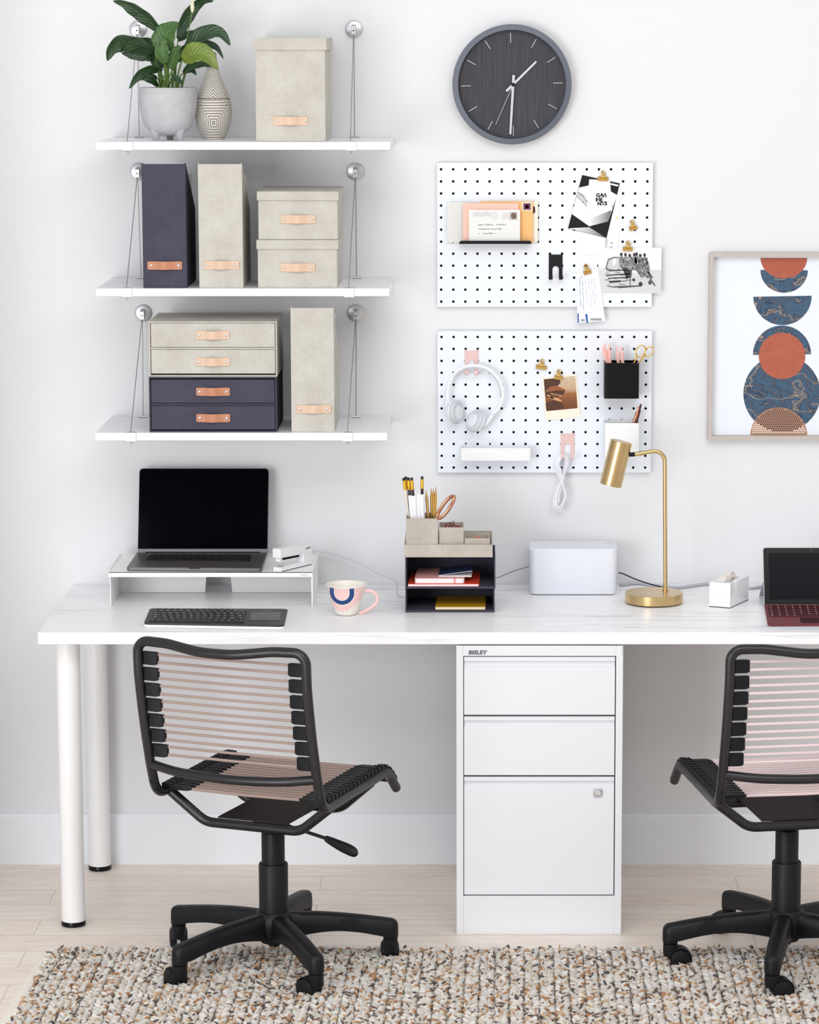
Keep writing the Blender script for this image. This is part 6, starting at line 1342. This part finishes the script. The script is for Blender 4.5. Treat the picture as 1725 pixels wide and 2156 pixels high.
# ================================================================== OFFICE CHAIRS
def office_chair(base, phi, base_rot, seat_off, cordm, label, casters):
    t = thing('office_chair', (base[0], base[1], 0), label, 'chair', None, rotz=-R(phi), local=True)
    bf, bs = M['tube'], M['plastic']
    # ---- five-star base (angles given in world, turned back by the chair's own rotation)
    def W(p): return Matrix.Rotation(R(phi), 3, 'Z') @ Vector(p)      # world direction -> chair-local
    hub = MB().lathe([(0.020, 0.058), (0.030, 0.060), (0.036, 0.070), (0.043, 0.082), (0.046, 0.112), (0.042, 0.128), (0.036, 0.134)], (0, 0, 0), 40)
    hub.lathe([(0.013, 0.050), (0.013, 0.060)], (0, 0, 0), 20); hub = hub.build('base_hub', bs, t)
    RA = 0.268
    for k in range(5):
        a = R(base_rot + 72 * k); d = W((math.cos(a), math.sin(a), 0)); s_ = Vector((-d.y, d.x, 0)); mb = MB(); vs = []; fs = []; n = 17; NC = 10
        for i in range(n + 1):
            NE = 5; ro_ = 0.0182
            u = min(1, i / (n - NE)); r = 0.030 + (RA - 0.030) * u
            zt = 0.130 - 0.024 * u ** 1.7; zb = 0.070 + 0.016 * math.sin(PI * min(1, u * 1.08)) - 0.002 * u
            hw = 0.021 - 0.0028 * u
            if i > n - NE:
                an_ = R(16.5) * (i - (n - NE)); r = RA + ro_ * math.sin(an_); hw = ro_ * max(0.16, math.cos(an_)); zt -= 0.016 * (1 - math.cos(an_)) ; zb = 0.066
            c = d * r; m_ = (zt + zb) / 2; hh = (zt - zb) / 2
            prof = [(-1.0, -1), (-1.02, -0.2), (-0.94, 0.62), (-0.66, 0.92), (-0.3, 1.0), (0.3, 1.0), (0.66, 0.92), (0.94, 0.62), (1.02, -0.2), (1.0, -1)]
            vs += [c + s_ * (hw * x) + Vector((0, 0, m_ + hh * z)) for x, z in prof]
        for i in range(n):
            for j in range(NC): fs.append((i * NC + j, i * NC + (j + 1) % NC, (i + 1) * NC + (j + 1) % NC, (i + 1) * NC + j))
        mb.add(vs, fs, True); o = len(mb.v) - len(vs); mb.f.append([o + j for j in reversed(range(NC))]); mb.m.append(0); mb.sm.append(False); mb.f.append([o + n * NC + j for j in range(NC)]); mb.m.append(0); mb.sm.append(False)
        e = d * RA; mb.lathe([(0.0165, 0.0605), (0.0178, 0.063), (0.0178, 0.088)], e, 24)
        arm = mb.build('base_arm', bs, t)
        # caster
        yaw = R(casters[k]); ca = W((math.cos(yaw), math.sin(yaw), 0)); ta_ = W((-math.sin(yaw), math.cos(yaw), 0))   # axle, trail direction
        ctr = e + ta_ * 0.021 + Vector((0, 0, 0.0235)); rw = 0.0235
        cs = thing if False else None
        body = MB(); body.lathe([(0.015, 0.030), (0.0168, 0.034), (0.0168, 0.0585), (0.014, 0.0592)], e, 24)
        arcp = []
        for i in range(15):
            an = R(-28 + i * 14.5); arcp.append((math.cos(an), math.sin(an)))
        ro, ri2, hwid = rw + 0.0042, rw + 0.0010, 0.0145; vs = []; fs = []
        for (c_, s2) in arcp:
            pd = -ta_ * c_ * -1 + Vector((0, 0, 0)); 
            for rad, off in ((ro, -hwid), (ro, hwid), (ri2, hwid), (ri2, -hwid)): vs.append(ctr - ta_ * 0 + (ta_ * c_ + Vector((0, 0, s2))) * rad + ca * off)
        for i in range(14):
            for j in range(4): fs.append((i * 4 + j, i * 4 + (j + 1) % 4, (i + 1) * 4 + (j + 1) % 4, (i + 1) * 4 + j))
        fs += [(3, 2, 1, 0), (56, 57, 58, 59)]
        body.add(vs, fs, True); body.prism([ctr + ca * -0.004 + ta_ * (math.cos(R(q)) * rw * 0.9) + Vector((0, 0, math.sin(R(q)) * rw * 0.9)) for q in range(-10, 200, 15)], ca * 0.008)
        cb_ = body.build('caster_fork', bs, t, bevel=0.0005)
        for sg in (-1, 1):
            MB().lathe([(rw * 0.9, 0.0045), (rw, 0.0060), (rw, 0.0150), (rw * 0.94, 0.0185), (rw * 0.7, 0.0208), (0, 0.0215)], ctr, 36, ca * sg).build('wheel', M['rubber'], cb_)
    # ---- column
    col_ = MB().lathe([(0.0335, 0.120), (0.0335, 0.243), (0.0320, 0.2455), (0.027, 0.2455)], (0, 0, 0), 48).build('column_sleeve', bs, t)
    MB().lathe([(0.0266, 0.240), (0.0266, 0.318), (0.0248, 0.3205)], (0, 0, 0), 48).build('column', bs, t)
    MB().lathe([(0.0120, 0.320), (0.0120, 0.334)], (0, 0, 0), 24).build('gas_spring', M['gloss_black'], t)
    so, sr = seat_off
    S_ = lambda x, y, z: Vector((x + sr, y + so, z))
    zb = 0.3585; yr, yfb = -0.135, 0.085; hw = 0.205; rt = 0.0112
    mech = MB(); mech.box(S_(-0.03, -0.075, 0.3255), S_(0.03, 0.045, 0.356)); mech = mech.build('tilt_mechanism', M['gloss_black'], t, bevel=0.004)
    MB().prism([S_(-0.087, yr, zb + 0.003), S_(0.087, yr, zb + 0.003), S_(0.087, yfb, zb + 0.003), S_(-0.087, yfb, zb + 0.003)], (0, 0, 0.003)).build('seat_plate', M['plate'], t, label='dark brown-black steel plate')
    # ---- frame
    zs0, zs1 = 0.4285, 0.455
    side = [(-0.283, 0.775), (-0.278, 0.70), (-0.258, 0.60), (-0.232, 0.50), (-0.205, 0.421), (0.160, 0.429), (0.212, 0.378)]
    def sp(x, i): return S_(x, side[i][0], side[i][1])
    top_z = 0.792
    left = [sp(-hw, 6), sp(-hw, 5), sp(-hw, 4), sp(-hw, 3), sp(-hw, 2), sp(-hw, 1)]
    right = [sp(hw, 1), sp(hw, 2), sp(hw, 3), sp(hw, 4), sp(hw, 5), sp(hw, 6)]
    core = []
    L1 = fillet([sp(-hw, 6), sp(-hw, 5), sp(-hw, 4), sp(-hw, 3)], [0, 0.05, 0.052, 0], 10)
    backL = smooth_path([sp(-hw, 3), sp(-hw, 2), sp(-hw, 1), S_(-hw, -0.282, 0.735)], 6)[1:]
    topb = [S_(-hw, -0.282, 0.735), S_(-hw, -0.285, top_z), S_(-0.13, -0.292, top_z - 0.001), S_(-0.04, -0.308, top_z - 0.012), S_(0.04, -0.308, top_z - 0.012), S_(0.13, -0.292, top_z - 0.001), S_(hw, -0.285, top_z), S_(hw, -0.282, 0.735)]
    tb2 = fillet(topb, [0, 0.042, 0.2, 0.25, 0.25, 0.2, 0.042, 0], 9)[1:-1]
    pathF = L1 + backL + tb2 + [Vector((2 * sr - p.x, p.y, p.z)) for p in reversed(backL)] + [Vector((2 * sr - p.x, p.y, p.z)) for p in reversed(L1)]
    # front bar closes the loop
    fbar = fillet([sp(hw, 6), S_(hw - 0.001, 0.230, 0.396), S_(hw - 0.03, 0.232, 0.392), S_(-hw + 0.03, 0.232, 0.392), S_(-hw + 0.001, 0.230, 0.396), sp(-hw, 6)], 0.012, 5)[1:-1]
    fr = MB().tube(pathF, rt, 16, radii=[rt] * len(pathF)); 
    for e_, e2_ in ((pathF[0], pathF[1]), (pathF[-1], pathF[-2])): fr.ball(e_, rt, 14, 8)
    fr = fr.build('frame', bf, t)
    for x in (-hw, hw):
        p = S_(x + 0.0, -0.2185 - 0.0105, 0.458); MB().lathe([(0.0042, 0), (0.004, 0.0012), (0.0015, 0.0014), (0, 0.0004)], p, 14, (0, -1, 0.1)).build('screw', M['gloss_black'], fr)
    lb = [S_(-hw + 0.002, -0.231, 0.498), S_(-0.12, -0.253, 0.491), S_(0, -0.263, 0.488), S_(0.12, -0.253, 0.491), S_(hw - 0.002, -0.231, 0.498)]
    MB().tube(smooth_path(lb, 8), 0.0106, 16).build('lower_back_bar', bf, t)
    for yy, nm in ((yr, 'rear_support_bar'), (yfb, 'front_support_bar')):
        zz = 0.421 + (yy + 0.205) * 0.022 - 0.006
        pb = fillet([S_(-hw + 0.004, yy - 0.01, zz), S_(-0.118, yy, zb - 0.009), S_(0.118, yy, zb - 0.009), S_(hw - 0.004, yy - 0.01, zz)], [0, 0.055, 0.055, 0], 9)
        MB().tube(pb, 0.0112, 16).build(nm, bf, t)
    # ---- back cords and clips
    def yback(z):   # frame depth at height z
        P = [(0.424, -0.205), (0.50, -0.232), (0.60, -0.258), (0.70, -0.278), (0.775, -0.283), (0.9, -0.285)]
        for (z0_, y0_), (z1_, y1_) in zip(P[:-1], P[1:]):
            if z0_ <= z <= z1_: return y0_ + (y1_ - y0_) * (z - z0_) / (z1_ - z0_)
    ci = hw - 0.046
    for k in range(7):
        zc = 0.7515 - 0.0364 * k; y = yback(zc) + 0.006
        for sg in (-1, 1):
            mb = MB(); x0, x1 = sg * ci, sg * (hw - 0.008)
            vs = []; fs = []
            sec = [(x0, 0.0130, -0.0035), (x0 + sg * 0.008, 0.0150, -0.007), (x1 - sg * 0.004, 0.0150, -0.006), (x1 + sg * 0.004, 0.0132, 0.006)]
            for (xx, h, yo) in sec: vs += [S_(xx, y + yo, zc - h), S_(xx, y + yo, zc + h), S_(xx, y + yo + 0.009, zc + h), S_(xx, y + yo + 0.009, zc - h)]
            for i in range(3):
                for j in range(4): fs.append((i * 4 + j, i * 4 + (j + 1) % 4, (i + 1) * 4 + (j + 1) % 4, (i + 1) * 4 + j))
            fs += [(3, 2, 1, 0), (12, 13, 14, 15)]
            if sg < 0: fs = [tuple(reversed(f)) for f in fs]
            mb.add(vs, fs, False)
            hook_ = [S_(sg * (hw + rt * 1.15 * math.cos(R(q))) , y - 0.006 + rt * 1.15 * math.sin(R(q)), zc) for q in (155, 135, 112, 90)]
            mb.tube(hook_, 0.0040, 8, flat=1.6)
            mb.build('cord_clip', M['rubber'], t, bevel=0.0012)
        for dz in (-0.0090, 0.0090):
            MB().tube([S_(-ci - 0.004, y + 0.001, zc + dz), S_(0, y - 0.001, zc + dz - 0.0005), S_(ci + 0.004, y + 0.001, zc + dz)], 0.0032, 8).build('back_cord', cordm, t)
    # ---- seat cords and clips
    def seatp(q):     # q metres along the seat from the rear
        P = [Vector((0, -0.172, 0.4245)), Vector((0, 0.130, 0.4305)), Vector((0, 0.158, 0.4275)), Vector((0, 0.180, 0.414)), Vector((0, 0.200, 0.394))]
        for a, b in zip(P[:-1], P[1:]):
            L = (b - a).length
            if q <= L: return a.lerp(b, q / L), (b - a).normalized()
            q -= L
        return P[-1], (P[-1] - P[-2]).normalized()
    NS = 20; pitch = 0.0201; cs_ = hw - 0.062
    for k in range(NS):
        p, d = seatp(0.004 + pitch * k); nrm = Vector((0, -d.z, d.y)); p = p + nrm * 0.0075
        MB().tube([S_(-cs_ - 0.004, p.y, p.z), S_(0, p.y, p.z - 0.002), S_(cs_ + 0.004, p.y, p.z)], 0.0036, 8).build('seat_cord', cordm, t)
        for sg in (-1, 1):
            mb = MB(); vs = []; fs = []
            sec = [(sg * (cs_ - 0.016), 0.0008, 0.0012), (sg * cs_, 0.0068, 0.0042), (sg * (hw - 0.022), 0.0088, 0.0046), (sg * (hw - 0.014), 0.0060, 0.0058), (sg * (hw + 0.002), 0.0072, 0.0052)]
            for i, (xx, h, tk) in enumerate(sec):
                lift = 0.0045 if i >= 3 else 0.0005
                for a_, b_ in ((-h, -tk), (h, -tk), (h, tk), (-h, tk)):
                    v = p + d * a_ + nrm * (b_ + lift); vs.append(S_(xx, v.y, v.z))
            for i in range(len(sec) - 1):
                for j in range(4): fs.append((i * 4 + j, i * 4 + (j + 1) % 4, (i + 1) * 4 + (j + 1) % 4, (i + 1) * 4 + j))
            e_ = (len(sec) - 1) * 4; fs += [(3, 2, 1, 0), (e_, e_ + 1, e_ + 2, e_ + 3)]
            if sg > 0: fs = [tuple(reversed(f)) for f in fs]
            mb.add(vs, fs, False)
            v = p + nrm * 0.007; mb.ball(S_(sg * (hw - 0.004), v.y, v.z), 0.0062, 10, 6, (1, 0.9, 0.7)); mb.ball(S_(sg * (hw - 0.020), v.y + 0.004, v.z), 0.0042, 8, 5, (1, 0.8, 0.6))
            mb.build('seat_clip', M['rubber'], t)
    # ---- height lever
    lv_ = [S_(0.03, -0.06, 0.343), S_(0.158, -0.095, 0.3295), S_(0.175, -0.10, 0.3275)]
    lvr = MB().tube(lv_, 0.0042, 10).build('lever_rod', bf, t)
    pa_ = [S_(0.165, -0.098, 0.3285), S_(0.177, -0.102, 0.326), S_(0.203, -0.110, 0.320), S_(0.230, -0.118, 0.3145), S_(0.246, -0.123, 0.311), S_(0.254, -0.126, 0.309)]
    MB().tube(smooth_path(pa_, 4), 0.01, 12, radii=[0.0078, 0.0080, 0.0085, 0.0090, 0.0095, 0.0102, 0.0110, 0.0116, 0.0122, 0.0128, 0.0132, 0.0134, 0.0135, 0.0134, 0.0130, 0.0124, 0.0116, 0.0105, 0.0090, 0.0070, 0.0045], flat=0.6).build('lever_paddle', bs, lvr)
    return t
M['cord_tan'] = mat('taupe_bungee_cord', (160, 140, 131), 0.7, var=0.06, vscale=500)
M['cord_pink'] = mat('pale_pink_bungee_cord', (226, 206, 207), 0.7, var=0.04, vscale=500)
office_chair((-0.461, -0.885), 21.5, 6, (0.053, -0.012), M['cord_tan'], 'black office chair with taupe bungee cord seat and back, on the left', (6, 100, 8, 35, 50))
office_chair((0.715, -0.870), -10.0, 42, (0.060, 0.006), M['cord_pink'], 'black office chair with pale pink bungee cords, cut off by the right edge', (0, 60, -84, -78, 0))
